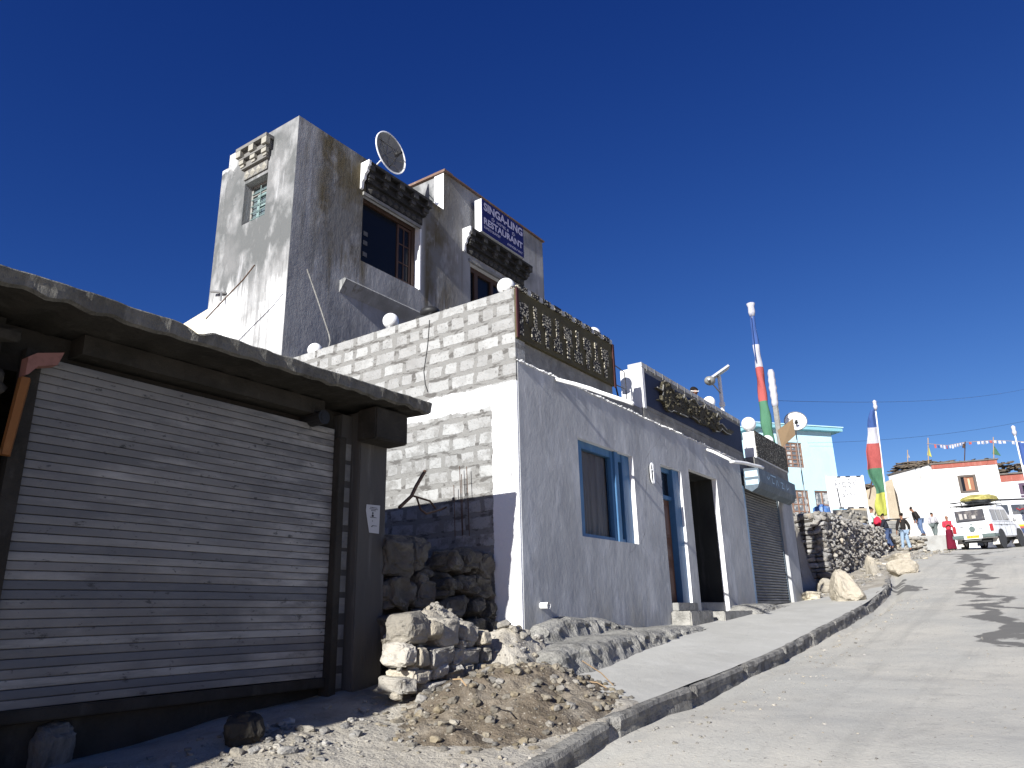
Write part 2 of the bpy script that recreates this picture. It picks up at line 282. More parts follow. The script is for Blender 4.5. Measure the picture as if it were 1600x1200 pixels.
    M['ink'] = mat('black_ink', (.03, .03, .035), rough=.8)
    M['steel'] = mat('grey_steel', (.25, .25, .25), rough=.5, metal=.5)
    M['car'] = mat('white_car_paint', (.72, .74, .77), [((.60, .60, .58), (1.5, 1.5, 2.5), .52, .72, .5, 1)], rough=.3, spec=.5)
    M['tyre'] = mat('dusty_rubber', (.035, .034, .032), [((.10, .095, .085), (8, 8, 8), .5, .7, .6, 1)], rough=.9)
    M['rim'] = mat('wheel_rim_paint', (.45, .45, .44), rough=.5, metal=.3)
    M['bumper'] = mat('grey_green_bumper', (.10, .13, .125), rough=.55)
    M['flap'] = mat('pale_mud_flap', (.50, .48, .44), rough=.9)
    M['redlens'] = mat('red_lamp_lens', (.30, .03, .035), rough=.2, spec=.6)
    M['plate'] = mat('yellow_plate', (.70, .40, .03), rough=.5)
    M['tarp'] = mat('yellow_tarpaulin', (.42, .37, .12), [((.27, .23, .06), (4, 4, 4), .45, .62, .8, 1), ((.62, .56, .24), (3, 3, 3), .55, .7, .7, 2)], rough=.6, bumps=(((5, 5, 5), .06, 6),))
    M['darktarp'] = mat('dark_tarpaulin', (.04, .045, .05), rough=.6, bumps=(((6, 6, 6), .04, 5),))
    M['seat'] = mat('grey_car_seat', (.35, .33, .31), rough=.9)
    for n, c in dict(f_blue=(.045, .085, .235), f_white=(.40, .40, .45), f_red=(.34, .085, .08), f_green=(.07, .17, .105), f_yellow=(.44, .45, .10)).items():
        M[n] = mat(n[2:]+'_flag_cotton', c, [(tuple(q*.72 for q in c), (5, 5, 2), .48, .66, .6, 1)], rough=.9, bumps=(((7, 7, 2), .03, 4),), spec=.05)
    for n, c in dict(skin=(.24, .125, .08), hair=(.012, .01, .009), leather=(.022, .019, .018), black_jacket=(.020, .022, .030), jeans=(.095, .14, .24), pale_jeans=(.24, .32, .42), dark_jeans=(.05, .075, .15), grey_shirt=(.40, .39, .41), grey_trousers=(.13, .155, .15), mint=(.42, .62, .52), robe_red=(.48, .035, .06), robe_maroon=(.115, .008, .022), black_cloth=(.012, .012, .016), shoe=(.03, .027, .025), red_cloth=(.55, .03, .06)).items():
        M[n] = mat(n+('_cloth' if n not in ('skin', 'hair') else ''), c, [(tuple(q*.65 for q in c), (7, 7, 5), .45, .65, .7, 1)], rough=.85, bumps=(((14, 14, 9), .02, 5),), spec=.15)
defmats()

def towermat():
    def f(K, col):
        N, L = K['N'], K['L']
        sx = N.new('ShaderNodeSeparateXYZ'); L.new(K['tc'].outputs['Object'], sx.inputs[0])
        x, y, z = sx.outputs
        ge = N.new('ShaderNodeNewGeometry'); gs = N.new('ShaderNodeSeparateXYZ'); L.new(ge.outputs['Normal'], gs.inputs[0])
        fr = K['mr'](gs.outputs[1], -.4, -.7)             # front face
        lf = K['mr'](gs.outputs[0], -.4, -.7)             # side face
        # brown rain stains in vertical bands on the front
        st = K['nse']((2.3, 2.3, .16), 1, 8, .7)
        band = K['math']('MAXIMUM', K['math']('MULTIPLY', K['mr'](x, 7.58, 7.85), K['mr'](x, 9.1, 8.9)), K['math']('MULTIPLY', K['mr'](x, 10.6, 10.75), K['mr'](x, 12.2, 11.2)))
        drip = K['mr'](K['math']('ADD', z, K['math']('MULTIPLY', K['nse']((9, 9, .3), 3), 3.4)), 7.5, 8.3)
        s1 = K['math']('MULTIPLY', K['math']('MULTIPLY', band, drip), K['mr'](st, .26, .42))
        c = K['mix'](K['math']('MULTIPLY', K['math']('MULTIPLY', s1, fr), .95), col, K['rgb']((.10, .08, .043)))
        s2 = K['math']('MULTIPLY', K['mr'](K['nse']((7, 7, .25), 5, 8, .7), .52, .68), K['mr'](z, 5.0, 8.0, .9))
        c = K['mix'](K['math']('MULTIPLY', s2, fr), c, K['rgb']((.13, .115, .085)))
        # whitewash runs low on the side face
        zz = K['math']('ADD', z, K['math']('MULTIPLY', K['nse']((9, 9, .5), 7, 6, .7), 1.6))
        w = K['math']('MULTIPLY', K['mr'](zz, 6.75, 6.45), K['mr'](K['nse']((16, 16, .5), 8, 5, .6), .38, .52))
        c = K['mix'](K['math']('MULTIPLY', w, lf), c, K['rgb']((.70, .70, .69)))
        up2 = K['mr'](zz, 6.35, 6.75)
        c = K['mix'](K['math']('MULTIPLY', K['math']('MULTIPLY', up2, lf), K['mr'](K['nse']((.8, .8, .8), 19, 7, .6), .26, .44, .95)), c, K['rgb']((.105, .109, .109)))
        w2 = K['math']('MULTIPLY', K['mr'](K['math']('ADD', z, K['math']('MULTIPLY', K['nse']((3, 3, 3), 9), 1.2)), 9.0, 9.1), K['mr'](y, 10.9, 11.3))
        c = K['mix'](K['math']('MULTIPLY', w2, lf), c, K['rgb']((.45, .45, .44)))
        return c
    return mat('stained_grey_plaster', (.31, .31, .312), [((.18, .18, .18), (1.1, 1.1, .9), .45, .62, .8, 11), ((.33, .33, .33), (2.6, 2.6, 1.4), .52, .68, .75, 12), ((.42, .42, .43), (6, 6, .9), .62, .72, .6, 13)], custom=f,
               bumps=(((4, 4, 2), .02, 7), ((36, 36, 18), .005, 4)), spec=.12)
M['tower'] = towermat()
# ------------------------------------------------------------------ mesh builder
class MB:
    def __init__(s): s.v = []; s.f = []; s.mi = []; s.grp = []; s.T = None; s.cur = 0
    def add(s, vs, fs):
        o = len(s.v)
        s.v += [tuple(s.T @ V(p)) if s.T else tuple(p) for p in vs]
        g = len(s.f); s.f += [tuple(i+o for i in f) for f in fs]; s.mi += [s.cur]*len(fs); s.grp.append((o, len(s.v), g, len(s.f)))
    def box(s, x0, x1, y0, y1, z0, z1, b=0):
        if b:
            bm = bmesh.new(); bmesh.ops.create_cube(bm, size=1)
            for q in bm.verts: q.co = V(((x0+x1)/2+q.co.x*(x1-x0), (y0+y1)/2+q.co.y*(y1-y0), (z0+z1)/2+q.co.z*(z1-z0)))
            bmesh.ops.bevel(bm, geom=bm.edges[:], offset=b, segments=2, affect='EDGES'); s.bm(bm); return
        s.add([(x0,y0,z0),(x1,y0,z0),(x1,y1,z0),(x0,y1,z0),(x0,y0,z1),(x1,y0,z1),(x1,y1,z1),(x0,y1,z1)],
              [(0,3,2,1),(4,5,6,7),(0,1,5,4),(1,2,6,5),(2,3,7,6),(3,0,4,7)])
    def build_each(s, name, m, parent=None, smooth=False):
        for a, b, c, d in s.grp:
            q = MB(); q.v = s.v[a:b]; q.f = [tuple(i-a for i in f) for f in s.f[c:d]]; q.mi = s.mi[c:d]; q.build(name, m, parent, smooth)
    def bm(s, bm):
        bm.verts.index_update(); s.add([q.co[:] for q in bm.verts], [[q.index for q in f.verts] for f in bm.faces]); bm.free()
    def hexa(s, p): s.add(p, [(0,3,2,1),(4,5,6,7),(0,1,5,4),(1,2,6,5),(2,3,7,6),(3,0,4,7)])
    def prism(s, poly, ext):
        n = len(poly); e = V(ext); a = [V(p) for p in poly]
        s.add(a+[p+e for p in a], [tuple(range(n))[::-1], tuple(range(n, 2*n))]+[(i, (i+1) % n, n+(i+1) % n, n+i) for i in range(n)])
    def tube(s, pts, r, seg=8, caps=True):
        pts = [V(p) for p in pts]; rs = r if isinstance(r, (list, tuple)) else [r]*len(pts)
        vs = []; fs = []; up = V((0, 0, 1)); prev = None
        for i, p in enumerate(pts):
            d = (pts[min(i+1, len(pts)-1)]-pts[max(i-1, 0)]).normalized()
            a = prev if prev else (up.cross(d) if abs(d.z) < .95 else V((1, 0, 0)).cross(d))
            a = (a-d*a.dot(d)).normalized(); prev = a; b = d.cross(a)
            for k in range(seg):
                t = 2*math.pi*k/seg; vs.append(p+(a*math.cos(t)+b*math.sin(t))*rs[i])
        n = len(pts)
        for i in range(n-1):
            for k in range(seg): fs.append((i*seg+k, i*seg+(k+1) % seg, (i+1)*seg+(k+1) % seg, (i+1)*seg+k))
        if caps: fs += [tuple(range(seg))[::-1], tuple(range((n-1)*seg, n*seg))]
        s.add(vs, fs)
    def sphere(s, c, r, sub=3, sc=(1, 1, 1)):
        bm = bmesh.new(); bmesh.ops.create_icosphere(bm, subdivisions=sub, radius=1)
        for q in bm.verts: q.co = V(c)+V((q.co.x*r*sc[0], q.co.y*r*sc[1], q.co.z*r*sc[2]))
        s.bm(bm)
    def stone(s, c, size, sub=2, rough=.22, boxy=.75, rz=None, tilt=.25, taper=0):
        bm = bmesh.new(); bmesh.ops.create_icosphere(bm, subdivisions=sub, radius=1)
        o = V((R.uniform(-50, 50), R.uniform(-50, 50), R.uniform(-50, 50)))
        m = Matrix.Rotation(R.uniform(0, 6.28) if rz is None else rz, 3, 'Z') @ Matrix.Rotation(R.uniform(-tilt, tilt), 3, 'X') @ Matrix.Rotation(R.uniform(-tilt, tilt), 3, 'Y')
        for q in bm.verts:
            p = q.co.copy(); k = 1+rough*noise.noise(p*1.1+o)*1.6+(rough*.5*noise.noise(p*3+o)+(rough*.28*noise.noise(p*7+o) if sub > 3 else 0) if sub > 2 else 0)
            p = V([math.copysign(abs(t)**boxy, t) for t in p])*k*.92
            tw = 1-taper*(p.z+1)/2
            p = V((p.x*tw, p.y*tw, p.z))
            q.co = V(c)+m @ V((p.x*size[0]/2, p.y*size[1]/2, p.z*size[2]/2))
        s.bm(bm)
    def grid(s, nu, nv, fn):
        s.add([fn(i/nu, j/nv) for j in range(nv+1) for i in range(nu+1)],
              [(j*(nu+1)+i, j*(nu+1)+i+1, (j+1)*(nu+1)+i+1, (j+1)*(nu+1)+i) for j in range(nv) for i in range(nu)])
    def wall(s, us, zs, opens, P, thick, reveal=None):
        "wall sheet with openings and reveals; P(u, z, depth)"
        for i in range(len(us)-1):
            for j in range(len(zs)-1):
                if (i, j) in opens: continue
                u0_, u1_, z0_, z1_ = us[i], us[i+1], zs[j], zs[j+1]
                s.add([P(u0_, z0_, 0), P(u1_, z0_, 0), P(u1_, z1_, 0), P(u0_, z1_, 0), P(u0_, z0_, thick), P(u1_, z0_, thick), P(u1_, z1_, thick), P(u0_, z1_, thick)], [(0,1,2,3), (5,4,7,6)])
                for (di, dj, a) in ((-1, 0, (0,3,7,4)), (1, 0, (1,5,6,2)), (0, -1, (0,4,5,1)), (0, 1, (3,2,6,7))):
                    q = (i+di, j+dj)
                    inside = 0 <= q[0] < len(us)-1 and 0 <= q[1] < len(zs)-1
                    if inside and q not in opens: continue
                    c = s.cur
                    if inside and reveal is not None: s.cur = reveal
                    vv = s.v[-8:] if s.T is None else None
                    n = len(s.v)-8
                    s.f.append(tuple(n+k for k in a)); s.mi.append(s.cur); s.cur = c
    def build(s, name, m, parent=None, smooth=False, weld=False):
        me = bpy.data.meshes.new(name); me.from_pydata(s.v, [], s.f); me.update()
        for mm in (m if isinstance(m, (list, tuple)) else [m]): me.materials.append(mm)
        if len(me.materials) > 1: me.polygons.foreach_set('material_index', s.mi)
        bm = bmesh.new(); bm.from_mesh(me)
        if weld: bmesh.ops.remove_doubles(bm, verts=bm.verts[:], dist=1e-4)
        bmesh.ops.recalc_face_normals(bm, faces=bm.faces[:]); bm.to_mesh(me); bm.free()
        if smooth: me.polygons.foreach_set('use_smooth', [True]*len(me.polygons))
        o = bpy.data.objects.new(name, me); COL.objects.link(o)
        if parent:
            o.parent = parent
            o.matrix_parent_inverse = WI.get(parent.name, Matrix())
        return o
WI = {}
def tag(o, label=None, cat=None, group=None, kind=None):
    if label: o['label'] = label
    if cat: o['category'] = cat
    if group: o['group'] = group
    if kind: o['kind'] = kind
    return o
def thing(name, loc, label, cat, group=None):
    o = bpy.data.objects.new(name, None); COL.objects.link(o); o.location = loc; o.empty_display_size = .2
    WI[o.name] = Matrix.Translation(loc).inverted()
    return tag(o, label, cat, group)
def copy_thing(root, delta, label, rz=0):
    r = root.copy(); COL.objects.link(r); r.location = root.location+V(delta); r.rotation_euler.z = rz; r['label'] = label
    for ch in list(root.children):
        c = ch.copy(); COL.objects.link(c); c.parent = r
        for g in ch.children:
            d = g.copy(); COL.objects.link(d); d.parent = c
    return r
def subd(o, lv=1):
    m = o.modifiers.new('sub', 'SUBSURF'); m.levels = lv; m.render_levels = lv; return o

def text_mb(txt, rect, P, bold=.0, depth=.004):
    "text squeezed into rect=(u0,u1,w0,w1) and mapped with P(u,w,d)"
    cu = bpy.data.curves.new('tmp', 'FONT'); cu.body = txt; cu.size = 1; cu.offset = bold; cu.resolution_u = 3
    ob = bpy.data.objects.new('tmp', cu); COL.objects.link(ob)
    dg = bpy.context.evaluated_depsgraph_get(); me = bpy.data.meshes.new_from_object(ob.evaluated_get(dg))
    mb = MB(); vs = [q.co for q in me.vertices]
    x0, x1 = min(q.x for q in vs), max(q.x for q in vs); y0, y1 = min(q.y for q in vs), max(q.y for q in vs)
    a = [P(rect[0]+(q.x-x0)/(x1-x0)*(rect[1]-rect[0]), rect[2]+(q.y-y0)/(y1-y0)*(rect[3]-rect[2]), depth) for q in vs]
    mb.add(a, [tuple(p.vertices) for p in me.polygons])
    bpy.data.objects.remove(ob); bpy.data.curves.remove(cu); bpy.data.meshes.remove(me)
    return mb
def strokes_mb(lines, P, w, d=.004):
    mb = MB()
    for ln in lines:
        for (a, b), (c, e) in zip(ln, ln[1:]):
            dx, dy = c-a, e-b; l = math.hypot(dx, dy) or 1; nx, ny = -dy/l*w/2, dx/l*w/2
            mb.add([P(a+nx, b+ny, d), P(c+nx, e+ny, d), P(c-nx, e-ny, d), P(a-nx, b-ny, d)], [(0,1,2,3)])
    return mb

# ------------------------------------------------------------------ ground and road
def linspace(a, b, st): n = max(1, int(round((b-a)/st))); return [a+(b-a)*i/n for i in range(n)]
xs = linspace(-60, -4, 4)+linspace(-4, 1, .5)+linspace(1, 12, .07)+linspace(12, 26, .14)+linspace(26, 48, .3)+linspace(48, 150, 6)+[150]
ts = linspace(-70, -10, 5)+linspace(-10, -6, .4)+linspace(-6, 1.6, .12)+linspace(1.6, 2.6, .1)+linspace(2.6, 2.97, .045)+[2.97, 3.03]+linspace(3.09, 6, .1)+linspace(6, 16, .5)+linspace(16, 90, 5)+[90]
vs = []; wet = []; nx = len(xs)
WL = [[at(px, py, Z=0) for px, py in l] for l in ()]
def wetline(pts): return [ghit(px, py, 4) for px, py in pts]
WETS = [(wetline([(1512, 868), (1530, 885), (1522, 905), (1540, 925), (1528, 945), (1545, 965), (1560, 985), (1600, 1000)]), .26),
        (wetline([(1545, 940), (1575, 945), (1600, 950)]), .22), (wetline([(1555, 968), (1600, 985)]), .32),
        (wetline([(1430, 866), (1470, 866), (1512, 868), (1560, 862), (1600, 858)]), .2), (wetline([(1580, 872), (1600, 870)]), .3), (wetline([(1395, 915), (1415, 924), (1435, 920)]), .14)]
def dseg(p, a, b):
    ab = (b-a).xy; t = max(0, min(1, (p-a.xy).dot(ab)/(ab.dot(ab)+1e-9))); return (p-a.xy-ab*t).length
for t in ts:
    for x in xs:
        y = t+(YK(x)-3)*math.exp(-((t-3)/1.6)**2)
        road = t < 3
        vs.append((x, y, zroad(x, y) if road else zgnd(x, y)-(.06 if 6.6 < x < 20.3 and t < 5 else 0)))
        w = 0
        if road and -6 < y and 6 < x < 48:
            p = V((x+nz(x, y, .55, 95)*1.5, y+nz(x, y, .7, 96)*.6+nz(x, y, 2.1, 97)*.3))
            for l, rad_ in WETS:
                for a, b in zip(l, l[1:]):
                    w = max(w, 1-dseg(p, a, b)/(rad_*2))
        wet.append(max(0, w))
fr = []; fg = []
for j in range(len(ts)-1):
    for i in range(nx-1):
        (fr if ts[j+1] <= 2.98 else fg).append((j*nx+i, j*nx+i+1, (j+1)*nx+i+1, (j+1)*nx+i))
for nm, fs, m in (('road', fr, M['road']), ('ground', fg, M['dirt'])):
    me = bpy.data.meshes.new(nm); me.from_pydata(vs, [], fs); me.materials.append(m)
    me.attributes.new('wet', 'FLOAT', 'POINT').data.foreach_set('value', wet)
    bm = bmesh.new(); bm.from_mesh(me); bmesh.ops.delete(bm, geom=[q for q in bm.verts if not q.link_faces], context='VERTS')
    bmesh.ops.recalc_face_normals(bm, faces=bm.faces[:])
    if sum(f.normal.z for f in bm.faces) < 0: bmesh.ops.reverse_faces(bm, faces=bm.faces[:])
    bm.to_mesh(me); bm.free()
    me.polygons.foreach_set('use_smooth', [True]*len(me.polygons))
    o = bpy.data.objects.new(nm, me); COL.objects.link(o); tag(o, kind='structure')

# kerb: broken concrete edge along the gutter
kb = MB()
kx = linspace(2.6, 23.5, .06)
prof_n = 8
def kerbpt(x, k):
    yk = YK(x)+nz(math.floor(x*.62+.5)*3.3, 2, 1, 77)*.035; zt = ZK(x)+nz(math.floor(x*.62+.5)*2.7, 7, 1, 78)*.012; d = DROP(x)+.16
    j = nz(x, 0, 1.6, 9)*.04+nz(x, 1, 5, 8)*.014
    sg = math.floor(x*.62+.5); crack = .07 if abs((x*.62) % 1-.5) < .03 else 0
    chip = max(0, nz(x, 3, 1.3, 12)-.12)*.22
    tab = [(yk+.10, zt+.002), (yk+.03+chip*.5, zt+.008-crack), (yk-.025+j*.5+chip, zt+.004-chip*.2), (yk-.038+j*.6+chip*.8+nz(x, 4, 9, 1)*.010, zt-.03), (yk-.03+j*.8+nz(x, 5, 3, 1)*.012, zt-.075-nz(x, 9, 2.5, 3)*.03), (yk-.035+j*.6+nz(x, 6, 4, 1)*.010+.012, zt-.10), (yk-.04+nz(x, 8, 5, 1)*.02, zt-d), (yk, zt-d-.1)]
    y, z = tab[k]
    if 1 < k < 6 and crack: y += .05
    return (x, y, z)
kb.add([kerbpt(x, k) for x in kx for k in range(prof_n)], [(i*prof_n+k, i*prof_n+k+1, (i+1)*prof_n+k+1, (i+1)*prof_n+k) for i in range(len(kx)-1) for k in range(prof_n-1)])
tag(kb.build('kerb', M['kerb'], smooth=False), kind='structure')
# pavement slab
pv = MB(); px_ = linspace(6.2, 21.2, .12)+[21.2]; npv = 16
def pavept(x, t):
    a = YK(x)+.012; b = 5.02 if x < 20.2 else 5.02-(x-20.2)*.5
    y = a+(b-a)*t; return (x, y, ZK(x)+(ZF(x)-.02-ZK(x))*t+.012+nz(x, y, .8, 21)*.012+nz(x, y, 4, 22)*.003-.03*math.exp(-((t-.0)/.05)**2)*0)
pv.add([pavept(x, k/npv) for x in px_ for k in range(npv+1)], [(i*(npv+1)+k, i*(npv+1)+k+1, (i+1)*(npv+1)+k+1, (i+1)*(npv+1)+k) for i in range(len(px_)-1) for k in range(npv)])
tag(pv.build('pavement', M['pave'], smooth=True), kind='structure')
# rough cement ledges at the foot of the wall
def ledge(name, x0, x1, yo, zt, zb, lab, st=.05):
    mb = MB(); xx = linspace(x0, x1, st)+[x1]; n = 9
    def pt(x, k):
        e = min(1, (x-x0)/.35+.25); e2 = min(1, (x1-x)/1.6); y = yo(x); z = zt(x); b = zb(x)
        y += nz(x, 2, 1.6, 31)*.07+nz(x, 2, 5, 32)*.045; z += nz(x, 9, 2, 33)*.025
        z = b+(z-b)*min(1, e)*max(.0, min(1, e2)); h = z-b
        tab = [(5.03, z+.01), ((5+y)/2+.1, z+.012), (y+.12, z+.01), (y+.03, z-.02), (y+nz(x, 1, 8, 34)*.05, z-.06), (y-.01+nz(x, 5, 8, 35)*.06, z-h*.45), (y-.03+nz(x, 7, 8, 36)*.05, z-h*.75), (y-.07, b+.01), (y-.14, b-.08)]
        return (x, tab[k][0], tab[k][1])
    mb.add([pt(x, k) for x in xx for k in range(n)], [(i*n+k, i*n+k+1, (i+1)*n+k+1, (i+1)*n+k) for i in range(len(xx)-1) for k in range(n-1)])
    for k in (0, len(xx)-1): mb.add([pt(xx[k], q) for q in range(n)], [tuple(range(n))])
    o = mb.build(name, M['ledge']); tag(o, lab[0], lab[1]); return o
def pz(x, y):
    a = YK(x)+.012; t = min(1, max(0, (y-a)/(5.02-a))); return pavept(x, t)[2]
ledge('cement_ledge', 6.55, 12.7, lambda x: np.interp(x, [6.5, 9.4, 12.7], [4.05, 4.3, 4.52]), lambda x: np.interp(x, [6.5, 7.2, 9, 12.7], [-.42, -.33, -.25, -.19]), lambda x: pz(x, 4.1)-.01, ('broad crumbling cement ledge between the pavement and the grey shop wall', 'ledge'))
ledge('cement_ledge', 7.36, 10.6, lambda x: np.interp(x, [7.3, 9, 10.6], [4.78, 4.82, 4.9]), lambda x: np.interp(x, [7.3, 8.2, 9, 10.6], [-.16, -.05, -.06, -.1]), lambda x: -.34+(x-7.3)*.035, ('narrow upper cement fillet directly below the white drain stub', 'ledge'))
ledge('cement_ledge', 14.4, 17.2, lambda x: 4.45, lambda x: np.interp(x, [14.4, 16, 17.2], [.06, .1, .14]), lambda x: pz(x, 4.45)-.02, ('short broken cement ramp at the wall foot beside the small shutter', 'ledge'))

# ------------------------------------------------------------------ shop building
shop = thing('shop_building', (7.4, 5, -.45), 'long low grey plastered shop building with concrete block side and mosaic parapets', 'building')
mb = MB()
us = [7.436, 8.9, 10.66, 11.74, 12.64, 13.02, 14.5, 16.12]; zs = [-1.2, -.02, .13, 1.0, 2.38, 2.42, 2.52, 3.14]
op = {(1, 3)} | {(3, j) for j in (2, 3, 4)} | {(5, j) for j in (1, 2, 3, 4, 5)}
mb.wall(us, zs, op, lambda u, z, d: (u, 5+d, z), .1, reveal=1)
mb.build('front_wall', [M['grey'], M['white']], shop)
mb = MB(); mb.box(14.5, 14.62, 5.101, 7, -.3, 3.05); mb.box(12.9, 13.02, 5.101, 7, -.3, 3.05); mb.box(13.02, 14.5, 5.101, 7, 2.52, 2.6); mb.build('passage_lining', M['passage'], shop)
mb = MB(); mb.box(7.63, 8.9, 5.101, 5.26, -.5, 3.1); mb.box(10.66, 11.74, 5.101, 5.26, -.5, 3.1); mb.box(14.621, 16.1, 5.101, 5.26, -.5, 3.1); mb.box(8.9, 10.66, 5.101, 5.26, 2.381, 3.1); mb.box(8.9, 10.66, 5.101, 5.26, -.5, .999); mb.build_each('wall_core', M['cem'], shop)
mb = MB(); mb.box(7.43, 10.16, 5.03, 5.3, 3.142, 3.43); mb.box(10.162, 11.25, 5.03, 5.3, 3.142, 3.30); mb.box(11.252, 16.5, 5.01, 5.3, 3.142, 3.32); mb.box(16.502, 17.35, 5.2, 5.4, 2.9, 3.4)
mb.build('cornice_band', M['cem'], shop)
mb = MB()
for i in range(150):
    x = 7.42+i*.058; mb.stone((x, 4.992, 3.135+nz(x, 0, 3, 5)*.014), (R.uniform(.05, .09), .035, R.uniform(.012, .036)), 1, .4)
mb.build('chipped_edge', M['white'], shop)
mb = MB(); mb.wall([5.005, 9.5, 14], [-1.5, 4.13], set(), lambda u, z, d: (7.4+d, u, z), .22)
sw = mb.build('side_wall', M['blocks'], shop)
mb = MB()
for i in range(80):
    y = 5.05+i*.056; mb.stone((7.5, y, 4.135+nz(y, 0, 2, 4)*.008), (.2, .075, R.uniform(.015, .04)), 1, .3)
mb.build('mortar_capping', M['cem'], shop)
mb = MB(); mb.box(7.64, 20.05, 5.31, 9.3, 3.1, 3.28); mb.build('roof_slab', M['cem'], shop)
mb = MB(); mb.box(7.64, 20.05, 9.31, 9.5, -.5, 3.1); mb.box(19.86, 20.05, 5.6, 9.3, -.5, 3.09); mb.build('rear_wall', M['cem'], shop)
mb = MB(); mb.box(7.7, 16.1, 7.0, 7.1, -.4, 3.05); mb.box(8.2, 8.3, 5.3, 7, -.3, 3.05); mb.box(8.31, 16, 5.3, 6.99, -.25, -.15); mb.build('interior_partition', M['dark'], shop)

# window, door
w = MB(); Y0, Y1 = 5.075, 5.17
for x0, x1 in ((8.9, 9.13), (10.02, 10.10), (10.10, 10.22), (10.40, 10.66)): w.box(x0, x1, Y0-(.03 if x0 in (10.10,) else 0), Y1, 1.0, 2.38, .006)
w.box(9.13, 10.02, Y0+.005, Y1, 1.0, 1.06, .004); w.box(9.13, 10.02, Y0+.005, Y1, 2.27, 2.38, .004); w.box(10.22, 10.40, Y0+.01, Y1, 1.0, 1.06, .004); w.box(10.22, 10.40, Y0+.01, Y1, 2.25, 2.38, .004)
win = w.build('window', M['blue'], shop)
g = MB(); g.box(9.13, 10.02, 5.135, 5.145, 1.06, 2.27); g.box(10.22, 10.40, 5.135, 5.145, 1.06, 2.25)
gl = bpy.data.materials.new('dusty_window_glass'); gl.use_nodes = True
b_ = gl.node_tree.nodes['Principled BSDF']; b_.inputs['Base Color'].default_value = (.95, .95, .95, 1); b_.inputs['Roughness'].default_value = .0; b_.inputs['Transmission Weight'].default_value = 1; b_.inputs['IOR'].default_value = 1.08; b_.inputs['Specular IOR Level'].default_value = .2
g.build('pane', gl, win)
g = MB(); g.grid(40, 4, lambda a, b: (9.1+a*1.0, 5.2+.012*math.sin(a*46+b)+.01*math.sin(a*17), 1.03+b*1.3)); g.build('curtain', M['curtain'], win, smooth=True)
g = MB(); g.box(10.23, 10.39, 5.19, 5.2, 1.05, 2.3); g.build('blue_blind', M['black'], win)
g = MB(); g.box(10.3, 10.37, 5.125, 5.132, 1.12, 1.27); g.build('sticker', M['paper'], win)
d = MB()
d.box(11.74, 11.80, 5.10, 5.2, .13, 2.42); d.box(12.36, 12.64, 5.055, 5.2, .13, 2.42); d.box(11.80, 12.36, 5.10, 5.2, 1.86, 1.93, .004); d.box(11.80, 12.36, 5.11, 5.2, 2.34, 2.42)
door = d.build('door', M['blue'], shop)
d = MB(); d.box(11.80, 12.34, 5.16, 5.2, .14, 1.86)
for z0, z1 in ((.22, .72), (.84, 1.08), (1.2, 1.76)):
    d.box(11.88, 12.26, 5.145, 5.16, z0, z1, .012); d.box(11.93, 12.21, 5.13, 5.146, z0+.05, z1-.05, .01)
d.build('door_leaf', M['wood'], door)
d = MB(); d.tube([(11.86, 5.12, 1.0), (11.86, 5.10, 1.02), (11.86, 5.10, 1.12), (11.86, 5.12, 1.14)], .009, 6); d.build('handle', M['steel'], door)
d = MB(); d.box(11.80, 12.34, 5.15, 5.16, 1.93, 2.34); d.build('transom_pane', M['glass'], door)
strokes = [[(11.9, 2.2), (11.98, 2.2), (11.94, 2.08), (12.02, 2.02)], [(12.02, 2.22), (12.06, 2.1), (12.1, 2.2)], [(11.9, 2.04), (11.98, 2.0)]]
strokes_mb(strokes, lambda u, z, dd: (u, 5.145, z), .018).build('painted_mark', M['paper'], door)
st = MB(); st.box(11.66, 12.66, 4.66, 4.999, -.32, .0, .02); st.box(12.9, 14.55, 4.55, 4.999, -.3, .0-.02, .015); st.build('door_step', M['ledge'], shop)
st = MB(); st.box(11.76, 12.62, 4.9, 5.12, .002, .13, .01); st.box(13.03, 14.49, 5.08, 5.3, -.015, .14, .01); st.build('threshold', M['cem'], shop)
# shutter bay on the right
mb = MB(); mb.box(16.12, 16.2, 5.02, 5.26, -.6, 2.46); mb.build('bay_jamb', M['white'], shop)
mb = MB(); mb.box(16.2, 16.36, 5.03, 5.2, -.2, 2.62, .01); mb.build('guide_rail', M['paleblue'], shop); mb = MB(); mb.box(19.0, 19.12, 5.07, 5.12, -.2, 2.62, .01); mb.build('guide_rail', M['housing'], shop)
mb = MB()
nsl = 40
for i in range(nsl):
    z0 = .17+i*(2.45/nsl); h = 2.45/nsl
    mb.add([(16.36, 5.1, z0), (19.0, 5.1, z0), (19.0, 5.075, z0+h*.35), (16.36, 5.075, z0+h*.35), (19.0, 5.085, z0+h*.8), (16.36, 5.085, z0+h*.8), (19, 5.11, z0+h), (16.36, 5.11, z0+h)], [(0,1,2,3), (3,2,4,5), (5,4,6,7)])
mb.box(16.36, 19.0, 5.05, 5.12, .1, .17, .01)
sh = mb.build('rolling_shutter', M['shutter2'], shop)
hz = MB()
pts = [(5.0, 2.56), (5.0, 3.0), (4.66, 2.98), (4.66, 2.68), (4.72, 2.55), (4.86, 2.47)]
hz.prism([(16.32, y, z) for y, z in pts], (3.0, 0, 0))
hz.build('shutter_housing', M['housing'], shop)
for z0, z1 in ((2.62, 2.73), (2.79, 2.93)):
    e = MB(); e.prism([(16.312, 4.97, z0), (16.312, 4.97, z1), (16.312, 4.69, z1), (16.312, 4.69, z0)], (.006, 0, 0)); e.build('housing_end', M['paleblue'], shop)
